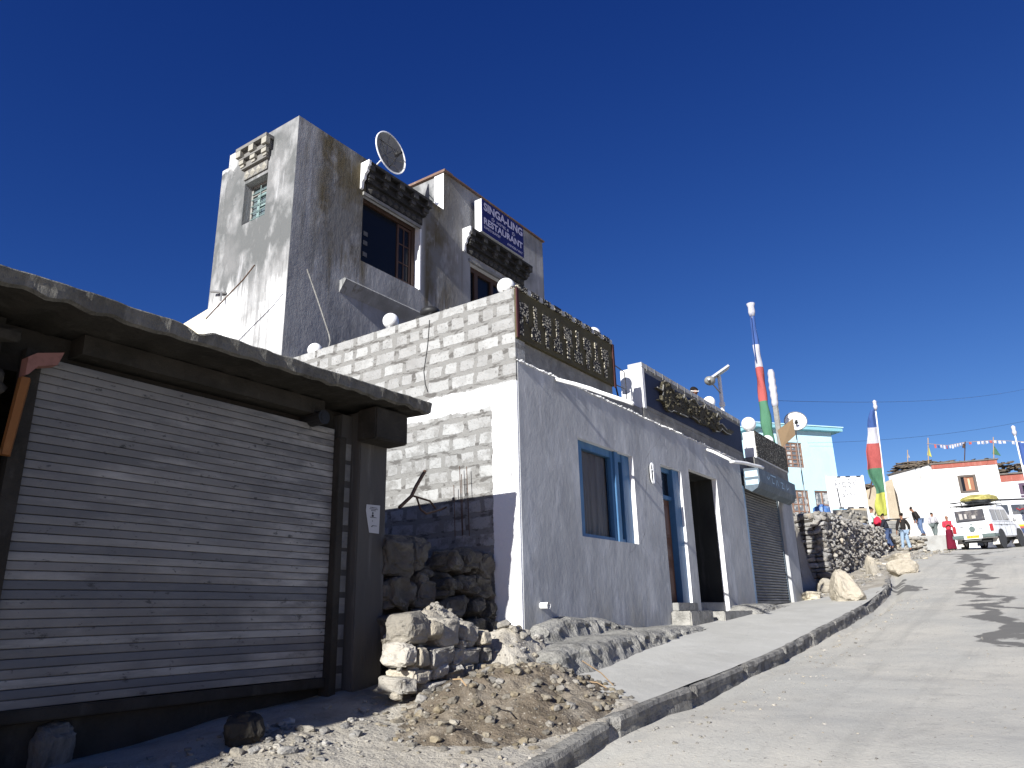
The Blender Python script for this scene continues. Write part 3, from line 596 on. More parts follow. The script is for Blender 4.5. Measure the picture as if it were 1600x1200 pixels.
ln = [[(16.9, 2.86), (17.0, 2.8), (17.1, 2.87)], [(17.3, 2.88), (17.3, 2.76), (17.45, 2.76)], [(17.6, 2.74), (17.7, 2.88), (17.8, 2.74)], [(18.0, 2.86), (18.2, 2.86), (18.05, 2.74), (18.25, 2.74)], [(18.5, 2.88), (18.5, 2.74), (18.65, 2.8)], [(17.2, 2.93), (17.6, 2.93)]]
strokes_mb(ln, lambda u, z, dd: (u, 4.655, z), .025).build_each('faded_lettering', M['paleblue'], shop)
mb = MB(); mb.box(19.12, 20.1, 5.0, 5.55, -.6, 3.03, .015); mb.build('end_pillar', M['grey'], shop)
mb = MB(); mb.box(16.13, 20.05, 5.13, 5.3, 2.63, 3.09); mb.box(16.2, 20.02, 5.31, 5.4, -.5, 2.6); mb.build('bay_back', M['cem'], shop)

# parapet panels
p1 = MB(); p1.box(7.405, 10.16, 4.975, 5.12, 3.43, 4.12); pan = p1.build('mosaic_panel', M['olive'], shop)
e = MB(); e.box(7.39, 7.44, 4.955, 4.974, 3.43, 4.13); e.box(10.12, 10.17, 4.955, 4.974, 3.4, 4.13); e.build_each('edge_strip', mat('dark_maroon_edge', (.05, .014, .014), rough=.7), pan)
fret = MB(); x = 7.56; n = 9; pitch = .285
def fb(x0, x1, z0, z1): fret.box(x0, x1, 4.958, 4.9748, z0, z1)
for i in range(n):
    c = x+i*pitch
    if i % 2 == 0: fb(c-.10, c+.11, 3.77, 3.96); fb(c-.035 if i else c-.1, c+.04 if i else c-.02, 3.48, 3.768); fb(c+.055, c+.11, 3.69, 3.768)
    else: fb(c-.035, c+.035, 3.682, 4.0); fb(c-.105, c+.11, 3.5, 3.68)
fret.build_each('pebble_fret', M['pebble'], pan)
cap = MB()
for i in range(9):
    x0 = 7.46+i*.296; cap.box(x0, x0+.2, 4.955, 5.1, 4.121, 4.2)
cap.build_each('pebble_capping', M['pebble'], pan)
cap = MB()
for i in range(9):
    x0 = 7.662+i*.296; cap.box(x0, x0+.092, 4.96, 5.1, 4.121, 4.19)
cap.build_each('cement_capping', M['grey'], pan)

p2 = MB(); p2.box(11.36, 16.5, 5.0, 5.30, 3.322, 4.06)
dp = p2.build('dragon_panel', M['cem'], shop)
p2 = MB(); p2.box(11.25, 11.359, 4.99, 5.4, 3.322, 4.06, .008); p2.build('white_pier', M['white'], dp)
e = MB(); e.box(11.36, 16.46, 4.992, 4.9995, 3.38, 3.98); e.build('navy_field', M['navy'], dp)
e = MB(); e.box(11.26, 16.48, 4.985, 5.25, 4.061, 4.14); e.build('grey_capping', M['grey'], dp)
e = MB()
for i in range(15): e.box(11.45+i*.345, 11.47+i*.345, 4.98, 5.2, 4.03, 4.142)
e.build_each('capping_joint', M['cem'], dp)
# dragon relief traced in panel coordinates
DR = [(12.09,3.987),(12.18,3.999),(12.28,4.0),(12.38,4.003),(12.41,3.924),(12.51,3.879),(12.68,3.925),(12.81,3.881),(12.95,3.854),(13.01,3.95),(13.04,3.899),(13.15,3.852),(13.23,3.823),(13.34,3.913),(13.54,3.975),(13.65,3.915),(13.76,3.867),(13.9,3.909),(13.98,3.866),(14.11,3.986),(14.19,3.91),(14.43,3.936),(14.59,3.907),(14.7,3.829),(14.83,3.957),(14.9,3.908),(15.07,3.891),(14.83,3.791),(14.84,3.717),(15.0,3.76),(15.13,3.735),(15.3,3.69),(15.54,3.749),(15.8,3.732),(15.53,3.617),(15.31,3.601),(15.13,3.62),(15.0,3.645),(14.79,3.543),(14.57,3.515),(14.48,3.548),(14.32,3.566),(14.05,3.539),(13.79,3.524),(13.67,3.524),(13.55,3.561),(13.32,3.571),(13.07,3.508),(12.89,3.508),(12.7,3.501),(12.53,3.5),(12.39,3.494),(12.28,3.447),(12.15,3.452),(12.05,3.487),(12.04,3.549),(11.97,3.577),(11.75,3.561),(11.78,3.578),(11.95,3.594),(11.94,3.68),(11.98,3.755),(11.73,3.784),(11.96,3.772),(12.01,3.894)]
e = MB(); e.prism([(x, 4.93, z) for x, z in DR], (0, .06, 0))
for i in range(90):   # knobbly scales and curls, inside the outline
    x, z = R.uniform(12.0, 15.0), R.uniform(3.5, 3.95)
    ins = False
    for (a, b), (c, d_) in zip(DR, DR[1:]+DR[:1]):
        if (b > z) != (d_ > z) and x < (c-a)*(z-b)/(d_-b)+a: ins = not ins
    if ins: e.stone((x, 4.93, z), (R.uniform(.06, .14), .05, R.uniform(.05, .09)), 1, .3)
e.build('dragon_relief', M['dragon'], dp)
e = MB()
for x, z in ((12.72, 3.70), (13.54, 3.74), (14.43, 3.76)): e.sphere((x, 4.915, z), .055, 2, (1, .3, 1.2))
e.build('dark_oval', M['gap'], dp)  # dark flattened ovals set proud of the relief
e = MB()
for (a, b), (c, d_) in zip(DR, DR[1:]):
    if (a-c)**2+(b-d_)**2 < .06 and nz(a, b, 3, 4) > -.02 and d_ > b-.12: e.tube([(a, 4.925, b), (c, 4.925, d_)], .011, 5)
e.build('lit_edging', M['cem'], dp)  # pale tubes put the sunlit rim of the relief into colour
p3_ = MB(); p3_.box(17.5, 20.25, 5.0, 5.27, 3.44, 4.08)
pp = p3_.build('pebble_panel', M['white'], shop)
e = MB(); e.box(17.53, 20.22, 4.985, 4.9995, 3.47, 4.10); e.build('pebble_dash_face', M['pebble_dark'], pp)
e = MB(); e.box(17.36, 20.22, 5.02, 5.3, 3.1, 3.438); e.build('panel_base', M['cem'], pp)
# railings in the gaps
e = MB(); e.tube([(10.17, 5.12, 3.93), (11.0, 5.2, 3.93), (11.02, 5.2, 3.72), (11.02, 5.2, 3.32)], .009, 6); e.tube([(10.17, 5.1, 3.55), (10.98, 5.2, 3.62)], .009, 6); e.tube([(10.45, 5.12, 3.6), (10.75, 5.2, 3.3)], .014, 6)
e.build('railing_wire', M['black'], shop)
e = MB(); e.tube([(16.5, 5.1, 3.95), (17.1, 5.2, 3.9), (17.15, 5.2, 3.3)], .01, 6); e.tube([(16.5, 5.1, 3.6), (17.1, 5.2, 3.5)], .01, 6); e.build('railing_wire', M['black'], shop)
# drain spouts
def spout(a, b, r=.028):
    m_ = MB(); a = V(a); b = V(b); n = 10
    m_.tube([a+(b-a)*i/n+V((0, 0, .02*math.sin(i/n*3)))+V((nz(i, 0, .7, 2)*.012, 0, nz(i, 1, .7, 3)*.012)) for i in range(n+1)], [r*(1+.12*nz(i, 3, 1.7, 4)) for i in range(n+1)], 10)
    return m_.build('drain_spout', M['pvc'], shop, smooth=True)
spout((8.35, 5.05, 3.13), at(990, 632, X=8.45))
spout((14.05, 5.05, 3.09), at(1142, 720, X=14.1)); spout(at(1142, 721, Y=4.62), at(1192, 731, Y=4.45), .035)
e = MB(); e.tube([(7.80, 5.02, .10), (7.80, 4.89, .10)], .04, 14, False); e.tube([(7.80, 4.9, .10), (7.80, 5.0, .1)], .034, 14, False); e.build('drain_stub', M['pvc'], shop, smooth=True)
# wall lamp beside the window
wl = thing('wall_lamp', (11.3, 4.98, 2.22), 'small oval white bulkhead lamp on the grey wall right of the blue window', 'lamp')
e = MB()
rg = [(11.3+.075*math.cos(t)*(1), 4.96, 2.19+.17*math.copysign(abs(math.sin(t))**.7, math.sin(t))) for t in [i*math.pi/10 for i in range(21)]]
e.tube(rg, .013, 6); e.tube([(11.23, 4.955, 2.24), (11.37, 4.955, 2.24)], .012, 6); e.tube([(11.3, 4.95, 2.35), (11.3, 4.95, 2.03)], .010, 6); e.build('lamp_cage', M['whitepaint'], wl)
e = MB(); e.sphere((11.3, 4.985, 2.19), .1, 2, (.62, .3, 1.5)); e.build('lamp_body', M['black'], wl, smooth=True)

# globes
def globe(c, lab, r=.122):
    t = thing('globe_lamp', (c[0], c[1], c[2]-r), lab, 'globe lamp', 'white globe lamps along the shop parapet')
    m_ = MB(); m_.sphere(c, r, 4); m_.build('globe', M['globe'], t, smooth=True)
    m_ = MB(); m_.tube([(c[0], c[1], c[2]-r-.02), (c[0], c[1], c[2]-r+.03)], [.082, .066], 14); m_.tube([(c[0]+.05, c[1]+.02, c[2]-r+.02), (c[0]+.12, c[1]+.05, c[2]-r-.03), (c[0]+.14, c[1]+.16, c[2]-r-.05)], .006, 5); m_.build('base_ring', M['steel'], t)
globe((7.56, 5.24, 4.275), 'large white globe lamp at the front corner where block wall meets mosaic panel', .122)
globe((7.53, 7.36, 4.30), 'white globe lamp midway along the block wall top, below the open upper window')
globe((7.53, 9.05, 4.21), 'white globe lamp half hidden behind the dark garage roof edge')
globe((10.02, 5.24, 4.33), 'white globe lamp peeping over the far end of the olive mosaic panel')
globe((15.3, 5.25, 4.36), 'white globe lamp on the navy dragon panel beside the man on the roof', .13)
globe((17.62, 5.13, 4.30), 'white globe lamp on the white pier at the start of the pebble panel', .17)
globe((19.55, 5.25, 4.24), 'white globe lamp behind the pebble panel below the bare pole', .15)
fl = thing('floodlight', (7.53, 6.55, 4.16), 'small black floodlight lying on the top of the block wall', 'floodlight')
e = MB(); e.sphere((7.55, 6.6, 4.25), .13, 3, (1, 1.2, .65)); e.build('reflector_housing', M['black'], fl, smooth=True)
e = MB(); e.box(7.47, 7.62, 6.5, 6.8, 4.15, 4.21, .01); e.build('mounting_bracket', M['black'], fl)

# ------------------------------------------------------------------ upper hotel building behind
ht = thing('hotel_building', (7.22, 9.5, 0), 'stained grey two storey hotel building rising behind the low shop', 'building')
mb = MB()
us = [7.22, 8.86, 10.5, 11.3, 12.27, 13.95, 15.5]; zs = [.2, 5.85, 6.52, 7.82, 7.98, 8.78, 9.74]
op = {(1, 2), (1, 3), (4, 1), (4, 2)} | {(i, 5) for i in (0, 1, 2)}
op2 = {(i, 5) for i in (0, 1, 2)}
mb.wall(us, zs, op, lambda u, z, d_: (u, 9.5+d_, z), .28, reveal=1)
# left flank with its own window
ys = [9.781, 10.28, 10.96, 11.55]; z2 = [.2, 7.02, 7.9, 8.78]
mb.wall(ys, z2, {(1, 1)}, lambda u, z, d_: (7.22+d_, u, z), .22, reveal=0)
mb.box(7.441, 11.3, 9.781, 11.5, 8.45, 8.6); mb.box(11.3, 11.55, 9.781, 11.6, 8.2, 9.70); mb.box(15.25, 15.5, 9.781, 14, .2, 9.7); mb.box(11.551, 15.249, 9.781, 14, 9.3, 9.45)
mb.box(7.22, 11.29, 11.551, 11.75, .2, 8.5)
mb.build('wall', [M['tower'], M['white']], ht)
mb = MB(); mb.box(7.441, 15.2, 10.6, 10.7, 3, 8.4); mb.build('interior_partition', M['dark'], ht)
mb = MB(); mb.box(11.26, 11.56, 9.44, 11.6, 9.742, 9.80); mb.box(11.561, 15.53, 9.44, 9.75, 9.742, 9.78); mb.build('roof_coping', mat('brick_red_coping', (.16, .10, .075), [((.25, .2, .17), (7, 7, 7), .5, .7, .7, 1)]), ht)
# sill slab below the open window
mb = MB(); mb.prism([(8.37, 9.499, 5.92), (8.37, 9.36, 5.94), (8.37, 9.33, 5.90), (8.37, 9.499, 5.68)], (2.15, 0, 0))
mb.build('sill_slab', M['tower'], ht)
# open window with brown casement
w = MB(); w.box(8.86, 8.95, 9.62, 9.70, 6.52, 7.98); w.box(10.40, 10.5, 9.62, 9.7, 6.52, 7.98); w.box(8.95, 10.40, 9.62, 9.7, 7.88, 7.98); w.box(8.95, 10.40, 9.62, 9.7, 6.52, 6.58)
uw = w.build('window', M['darkwood'], ht)
def casement(x0, x1, z0, z1, y, nx_, nz_, name, m, parent, t=.05, bar=.025):
    c = MB(); c.box(x0, x0+t, y, y+.035, z0, z1); c.box(x1-t, x1, y, y+.035, z0, z1); c.box(x0+t, x1-t, y, y+.035, z1-t, z1); c.box(x0+t, x1-t, y, y+.035, z0, z0+t)
    for i in range(1, nx_): q = x0+(x1-x0)*i/nx_; c.box(q-bar/2, q+bar/2, y+.002, y+.033, z0+t, z1-t)
    for j in range(1, nz_): q = z0+(z1-z0)*j/nz_; c.box(x0+t, x1-t, y+.005, y+.030, q-bar/2, q+bar/2)
    return c.build(name, m, parent)
casement(9.98, 10.39, 6.59, 7.86, 9.64, 2, 3, 'casement', mat('reddish_casement', (.075, .042, .032), rough=.7), uw)
g = MB(); g.box(10.0, 10.38, 9.657, 9.662, 6.62, 7.84); g.box(8.96, 9.97, 9.66, 9.665, 6.6, 7.86); g.build_each('pane', M['glass'], uw)
g = MB()
for z in (6.75, 7.0, 7.2): g.box(9.05, 9.16, 9.65, 9.656, z, z+.09)
g.build('hanging_cloth', mat('dim_cloth', (.12, .12, .12), rough=.9), uw)
w = MB(); w.box(12.27, 12.4, 9.60, 9.7, 5.85, 7.82); w.box(12.55, 12.68, 9.6, 9.7, 5.85, 7.7); w.box(13.85, 13.95, 9.6, 9.7, 5.85, 7.82); w.box(12.4, 13.85, 9.6, 9.7, 7.7, 7.82); w.box(13.2, 13.3, 9.6, 9.7, 5.85, 7.7)
uw2 = w.build('window', M['darkwood'], ht)
g = MB(); g.box(12.4, 13.85, 9.655, 9.66, 5.85, 7.7); g.build('pane', M['glass'], uw2)
# flank window, green casement behind bars
fw = MB(); X0 = 7.385
for y0, y1, z0, z1 in ((10.28, 10.33, 7.02, 7.9), (10.91, 10.96, 7.02, 7.9), (10.33, 10.91, 7.85, 7.9), (10.33, 10.91, 7.02, 7.06), (10.33, 10.91, 7.68, 7.72)): fw.box(X0, X0+.06, y0, y1, z0, z1)
fwo = fw.build('window', M['cem'], ht)
fw = MB()
gm = mat('grey_green_casement', (.17, .24, .235), [((.28, .33, .32), (9, 9, 4), .5, .7, .6, 1)], rough=.6)
for y0, y1, z0, z1 in ((10.36, 10.43, 7.07, 7.67), (10.70, 10.77, 7.07, 7.67), (10.43, 10.70, 7.61, 7.67), (10.43, 10.70, 7.07, 7.13), (10.43, 10.70, 7.40, 7.45)): fw.box(X0+.005, X0+.045, y0, y1, z0, z1)
fw.build('casement', gm, fwo)
g = MB(); g.box(X0+.03, X0+.035, 10.33, 10.91, 7.06, 7.85); g.build('pane', mat('grey_glass', (.10, .13, .14), rough=.15, spec=.6), fwo)
fw = MB()
for z in (7.18, 7.32, 7.46, 7.6, 7.72): fw.tube([(X0-.02, 10.32, z), (X0-.02, 10.92, z+.0)], .010, 5)
for y in (10.47, 10.66): fw.tube([(X0-.02, y, 7.06), (X0-.02, y, 7.85)], .008, 5)
fw.build('window_bars', gm, fwo)

def cornice(P, W, top, m_body, m_end, parent, name, nb=4, sc=1.0, hs=1.0):
    "Tibetan window hood: slab, two rows of beam ends, dentil triangles. P(u, out, z)"
    def bx(m_, u0_, u1_, o0, o1, z0, z1):
        z0 = top+(z0-top)*hs; z1 = top+(z1-top)*hs
        m_.hexa([P(u0_, o0, z0), P(u1_, o0, z0), P(u1_, o1, z0), P(u0_, o1, z0), P(u0_, o0, z1), P(u1_, o0, z1), P(u1_, o1, z1), P(u0_, o1, z1)])
    T = top; b = MB()
    bx(b, -.02, W+.02, 0, .36*sc, T-.07, T)                        # slab
    bx(b, .03, W-.03, .001, .17*sc, T-.23, T-.071)
    bx(b, .03, W-.03, .001, .27*sc, T-.27, T-.231)
    bx(b, .06, W-.06, .001, .12*sc, T-.43, T-.271)
    bx(b, .06, W-.06, .001, .17*sc, T-.46, T-.431)
    bx(b, .09, W-.09, .001, .055*sc, T-.68, T-.461)
    o = b.build(name, m_body, parent)
    e = MB(); n = nb; k_ = min(.07, W/n*.2)
    for i in range(n+1):
        c = .05+(W-.1)*i/n; bx(e, c-k_, c+k_, .175*sc, .35*sc, T-.21, T-.072)
    for i in range(n+1):
        c = .1+(W-.2)*i/n; bx(e, c-k_, c+k_, .125*sc, .255*sc, T-.36, T-.272); bx(e, c-k_*.75, c+k_*.75, .121*sc, .2*sc, T-.42, T-.361)
    e.build_each('beam_end', m_end, o)
    e = MB(); k = max(4, int(W/.2)); zc = top-.60*hs
    for i in range(k):
        c = .1+(W-.2)*(i+.5)/k; h = (W-.2)/k*.48
        e.add([P(c-h, .062*sc, zc), P(c, .062*sc, zc-.09*hs), P(c+h, .062*sc, zc), P(c, .062*sc, zc+.11*hs), P(c, .14*sc, zc)], [(0,1,4), (1,2,4), (2,3,4), (3,0,4)])
    e.build('dentil_row', m_end, o)
    return o
dk = mat('dark_hood_plaster', (.034, .033, .032), [((.065, .063, .06), (5, 5, 5), .5, .7, .8, 1), ((.020, .02, .019), (3, 3, 3), .5, .66, .7, 2)], bumps=(((9, 9, 9), .03, 6),))
dk2 = mat('hood_beam_end', (.060, .058, .054), [((.10, .096, .09), (9, 9, 9), .5, .7, .7, 1)])
cornice(lambda u, o, z: (8.83+u, 9.499-o, z), 1.82, 8.60, dk, dk2, ht, 'window_hood', 4, .62, .84)
cornice(lambda u, o, z: (12.06+u, 9.499-o, z), 2.5, 8.58, dk, dk2, ht, 'window_hood', 5, .68, .8)
pl = mat('pale_hood_plaster', (.30, .285, .245), [((.20, .19, .17), (6, 6, 6), .5, .7, .8, 1)], bumps=(((9, 9, 9), .02, 6),))
pld = mat('recess_shade_plaster', (.17, .165, .155), [((.11, .105, .1), (6, 6, 6), .5, .7, .8, 1)], bumps=(((9, 9, 9), .02, 6),))  # darker copy of the pale plaster, recess shade put into its colour
cornice(lambda u, o, z: (7.219-o, 10.2+u, z), .87, 8.62, pld, pl, ht, 'window_hood', 2, .5, .95)
for x0, zt in ((8.765, 8.61), (11.99, 8.60)):   # white cheek at the left end of each hood
    e = MB(); e.prism([(x0, 9.499, zt), (x0, 9.27, zt), (x0, 9.27, zt-.11), (x0, 9.32, zt-.17), (x0, 9.32, zt-.23), (x0, 9.39, zt-.29), (x0, 9.40, zt-.38), (x0, 9.45, zt-.42), (x0, 9.46, zt-.56), (x0, 9.499, zt-.58)], (.06, 0, 0))
    e.build('hood_cheek', M['white'], ht)
e = MB(); e.box(8.84, 10.52, 9.46, 9.499, 7.93, 8.0); e.box(12.2, 13.95, 9.46, 9.499, 7.84, 7.92); e.build_each('lintel', M['cem'], ht)
e = MB(); e.box(10.501, 10.54, 9.47, 9.499, 6.5, 7.92); e.build('painted_reveal', M['white'], ht)

# hotel sign
sg = thing('sign_board', (12.33, 9.3, 8.59), 'dark blue box sign with lilac restaurant lettering above the second upper window', 'sign')
e = MB(); e.box(12.33, 14.1, 9.20, 9.40, 8.59, 9.46); e.build('sign_box', M['alu'], sg)
e = MB(); e.box(12.345, 14.09, 9.192, 9.1995, 8.60, 9.452); e.build('sign_face', M['signblue'], sg)
PS = lambda u, w_, d_: (u-.425, 9.192-d_, w_-.285)
for txt, rc, bd in (('SINGA-LING', (12.83, 14.47, 9.46, 9.68), .035), ('HOTEL &', (13.35, 13.86, 9.325, 9.395), .02), ('RESTAURANT', (12.83, 14.46, 9.10, 9.28), .035), ('SUMDO BUNTEY', (12.83, 13.5, 8.985, 9.055), .02), ('AVENGER P WAY', (13.78, 14.45, 8.945, 9.01), .02)):
    text_mb(txt, rc, PS, bd).build('lettering', M['letter'], sg)
orn = []
for cx in (13.2, 14.06):
    for k in range(5):
        a = k*1.2566; orn.append([(cx+.075*math.cos(a+i*.5)*(.4+.15*i), 9.36+.05*math.sin(a+i*.5)*(.4+.2*i)) for i in range(4)])
strokes_mb(orn, PS, .016).build('ornament', M['letter'], sg)

# satellite dishes
def dish(c, r, n, name_lab, mf, mb_, mast, ribs=True, feed=True):
    c = V(c); n = V(n).normalized(); a = n.cross(V((0, 0, 1))).normalized(); b = a.cross(n)
    t = thing('satellite_dish', mast[-1], name_lab, 'satellite dish')
    def pt(u, q, off=0): return c+(a*math.cos(q)+b*math.sin(q))*(r*u)+n*(.22*r*u*u*1.2+off)
    m_ = MB()
    for off in (0, -.012): m_.add([pt(u/6, q*math.pi/20, off) for u in range(7) for q in range(40)], [(u*40+q, u*40+(q+1) % 40, (u+1)*40+(q+1) % 40, (u+1)*40+q) for u in range(6) for q in range(40)])
    rf = m_.build('reflector', mf, t, smooth=True)
    m_ = MB(); m_.tube([pt(1, q*math.pi/20) for q in range(41)], .016, 6)
    m_.build('rim', mb_, t)
    if ribs:
        m_ = MB()
        for k in range(8): m_.tube([pt(u/6, k*math.pi/4, .01) for u in range(7)], .007, 4)
        m_.tube([pt(.55, q*math.pi/20, .01) for q in range(41)], .006, 4); m_.build('rib', M['steel'], t)
    if feed:
        m_ = MB(); tip = c+n*r*.8-b*.12
        for q in (-1.57, .6, 2.5): m_.tube([pt(.75, q), tip], .010, 5)
        m_.tube([tip+n*.05, tip-n*.1], .035, 8); m_.sphere(tip-n*.08, .06, 2); m_.build('feed_horn', M['black'], t)
    m_ = MB(); m_.tube([c-n*.02]+[V(q) for q in mast], .018, 8); m_.build('mast', mb_, t)
dish((9.96, 10.0, 9.67), .47, (.04, -1, .05), 'large grey mesh satellite dish on the hotel roof above the open window', M['dish'], M['whitepaint'], [(9.95, 10.35, 9.5), (9.95, 10.35, 8.6)])
q = at(1243, 660, d=23.5)
dish(q, .335, (-1, -.35, .35), 'white satellite dish with a cardboard sheet leaning before it past the shop end', M['whitepaint'], M['steel'], [(q.x+.3, q.y+.1, q.z-.3), (q.x+.3, q.y+.1, gz(q.x+.3, q.y+.1))], ribs=False)
q = at(1240, 655, d=22.4)
cd = thing('cardboard_sheet', q-V((0, 0, .5)), 'brown square cardboard sheet propped upright in front of the white dish', 'cardboard')
pts = [at(1215, 672, d=21.7), at(1239, 654, d=22.1), at(1243, 680, d=22.1), at(1222, 699, d=21.7), ]
e = MB(); e.prism(pts, (.02, .012, 0)); e.build('sheet', M['card'], cd)
e = MB(); e.tube([at(1219, 697, d=21.8), at(1221, 740, d=21.8), ], .02, 6); e.build('prop_stick', M['darkwood'], cd)

# cream wall left of the tower
cw = MB(); a, b = at(272, 488, X=7.35), at(347, 452, X=7.35)
cw.prism([(7.6, 14.5, 5.55), (7.6, 11.76, 5.93), (7.6, 11.76, 0), (7.6, 14.5, 0)], (.25, 0, 0))
tag(cw.build('cream_wall', mat('cream_limewash', (.62, .56, .42), [((.5, .45, .34), (2, 2, 1), .5, .7, .6, 1)], bumps=(((8, 8, 8), .01, 5),))), 'cream limewashed wall sloping down behind the hotel flank', 'wall')
e = MB(); e.tube([at(330, 455, X=7.12), at(352, 457, X=7.18)], .028, 8); e.tube([at(346, 457, X=7.12), at(345, 470, X=7.12)], .015, 6)
tag(e.build('spout_pipe', M['steel']), 'short grey spout pipe sticking out of the hotel flank near the cream wall', 'pipe')
e = MB(); e.tube([at(322, 498, X=6.6), at(352, 466, X=6.6), at(380, 437, X=6.6), at(398, 414, X=6.6)], .012, 6)
tag(e.build('bent_rebar', M['rust']), 'thin bent reinforcing bar rising above the garage roof before the hotel flank', 'rebar')
e = MB(); e.tube([at(480, 421, Y=9.2), at(497, 470, Y=9.1), at(514, 522, Y=9.0), at(516, 533, Y=8.9), at(511, 556, Y=8.7)], .014, 6)
tag(e.build('conduit_pipe', M['cem']), 'thin leaning grey conduit standing between the hotel wall and block wall', 'conduit')
e = MB(); e.tube([at(671, 500, X=7.39), at(668, 540, X=7.39), at(662, 580, X=7.39), at(664, 600, X=7.385), at(668, 612, X=7.38)], .006, 5)
tag(e.build('hanging_wire', M['black']), 'thin wire hanging down the middle of the concrete block wall', 'wire')
e = MB(); e.tube([at(803, 702, X=7.39), at(800, 735, X=7.39), at(798, 745, X=7.39), at(806, 763, X=7.39)], .004, 5)
tag(e.build('hanging_wire', M['steel']), 'hair-thin wire hanging on the white corner strip of the block wall', 'wire')

# ------------------------------------------------------------------ garage
gr = thing('garage', (3.6, 5.5, -.65), 'dark low concrete garage with a wide rolling shutter and overhanging slab roof', 'garage')
mb = MB()
nxs = 330; xa, xb = -9.0, 5.71
def slabpt(i, k):
    x = xa+(xb-xa)*i/nxs
    t0, t1 = 2.175+nz(x, 1, .8, 51)*.006+nz(x, 5, 6, 51)*.008, 2.055+nz(x, 2, 1.1, 52)*.012+nz(x, 7, 7, 53)*.028
    nt = -.06*max(0, 1-abs(x-3.0)/.12) if 2.8 < x < 3.2 else 0
    y = 4.95-.60*(1-sm(-1.35, -.95, x))+nz(x, 3, 1.4, 54)*.012+nz(x, 4, 8, 55)*.022  # out-of-view end juts forward, added to push the ground shadow outward
    return [(x, 9.2, t0-.02), (x, 6, t0), (x, y+.03, t0+nt), (x, y, t0-.02+nt), (x, y+.012+nz(x, 8, 9, 5)*.012, (t0+t1)/2), (x, y+.02, t1+.012), (x, y+.06, t1), (x, 5.3, t1+.012), (x, 9.2, t1)][k]
mb.add([slabpt(i, k) for i in range(nxs+1) for k in range(9)], [(i*9+k, i*9+(k+1) % 9, (i+1)*9+(k+1) % 9, (i+1)*9+k) for i in range(nxs) for k in range(9)])
mb.add([slabpt(nxs, k) for k in range(9)], [tuple(range(9))]); mb.add([slabpt(0, k) for k in range(9)], [tuple(range(9))])
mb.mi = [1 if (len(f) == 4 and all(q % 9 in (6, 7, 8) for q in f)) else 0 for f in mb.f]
mb.build('roof_slab', [M['slab'], M['darkcem']], gr)
mb = MB(); X0, X1 = 2.17, 4.92; ns = SLATS; z0 = -.50; z1 = 1.83; h = (z1-z0)/ns
def slat(z, y=5.55):
    pr = [(0, .004), (.001, -.006), (h*.05, -.0085), (h*.3, -.0095), (h*.6, -.0095), (h*.88, -.0085), (h*.925, -.006), (h*.93, .02), (h, .02)]
    n = 28
    def bow(u): return -.02*math.sin(u*math.pi)+.008*math.sin(u*9+z*3)
    mb.add([(X0+(X1-X0)*i/n, y+dy+bow(i/n)*.6, z+dz+.006*math.sin(i/n*4+z*1.2)) for i in range(n+1) for dz, dy in pr], [(i*9+k, i*9+k+1, (i+1)*9+k+1, (i+1)*9+k) for i in range(n) for k in range(8)])
for i in range(ns): slat(z0+i*h)
sh = mb.build('rolling_shutter', M['shutter'], gr)
mb = MB(); mb.box(X0, X1, 5.5, 5.58, -.585, -.502, .01); mb.build('bottom_bar', M['darkcem'], sh)
mb = MB(); mb.box(X1+.003, X1+.09, 5.46, 5.6, -.8, 1.74, .005); mb.build('guide_rail', M['darkcem'], gr)
mb = MB(); mb.box(X0-.11, X0-.003, 5.5, 5.6, -.9, 1.86); mb.build('guide_rail', M['darkcem'], gr)
mb = MB(); mb.hexa([(1.985, 5.40, 1.08), (2.03, 5.40, 1.08), (2.06, 5.46, 1.08), (1.99, 5.46, 1.08), (2.02, 5.40, 1.62), (2.07, 5.40, 1.62), (2.1, 5.46, 1.62), (2.02, 5.46, 1.62)]); mb.tube([(1.9, 5.42, 1.10), (1.98, 5.41, 1.09)], .02, 6); mb.build('jamb_angle', M['orange'], gr)
mb = MB(); mb.prism([(2.03, 5.38, 1.63), (2.03, 5.38, 1.76), (2.08, 5.38, 1.80), (2.25, 5.38, 1.85), (2.22, 5.38, 1.75), (2.1, 5.38, 1.71), (2.05, 5.38, 1.64)], (0, .1, 0)); mb.build('housing_bracket', M['redlead'], gr)
mb = MB(); mb.box(5.16, 5.55, 5.42, 5.75, -1.1, 2.04, .01); mb.build('post', M['post'], gr)
mb = MB(); mb.box(5.10, 5.57, 5.15, 5.42, 1.71, 2.04, .015); mb.build('post_capital', M['darkcem'], gr)
mb = MB(); mb.box(5.012, 5.158, 5.543, 5.75, -1.1, 2.0); mb.build('mortar_backing', M['post'], gr); mb = MB()
for i in range(11): mb.box(5.02, 5.155, 5.535, 5.559, -.62+i*.215+R.uniform(-.02, .02), -.45+i*.215+R.uniform(-.02, .02), .012)
mb.build_each('infill_block', M['cem'], gr)
mb = MB(); mb.box(1.6, 5.155, 5.66, 5.8, 1.72, 2.05); mb.box(2.4, 4.7, 5.45, 5.659, 1.90, 2.05); mb.build('lintel', M['darkcem'], gr)
mb = MB(); mb.tube([(4.62, 5.36, 1.86), (4.62, 5.64, 1.86)], .07, 14); mb.tube([(4.62, 5.355, 1.86), (4.62, 5.36, 1.86)], .045, 12); mb.build('roller_end', M['black'], gr)
mb = MB(); mb.box(2.0, 5.155, 5.62, 5.9, -1.1, -.60); mb.box(5.17, 5.5, 5.76, 9.0, -1.1, 2.03); mb.box(-8, 5.5, 9.01, 9.2, -1.5, 2.03); mb.build('wall', M['darkcem'], gr)
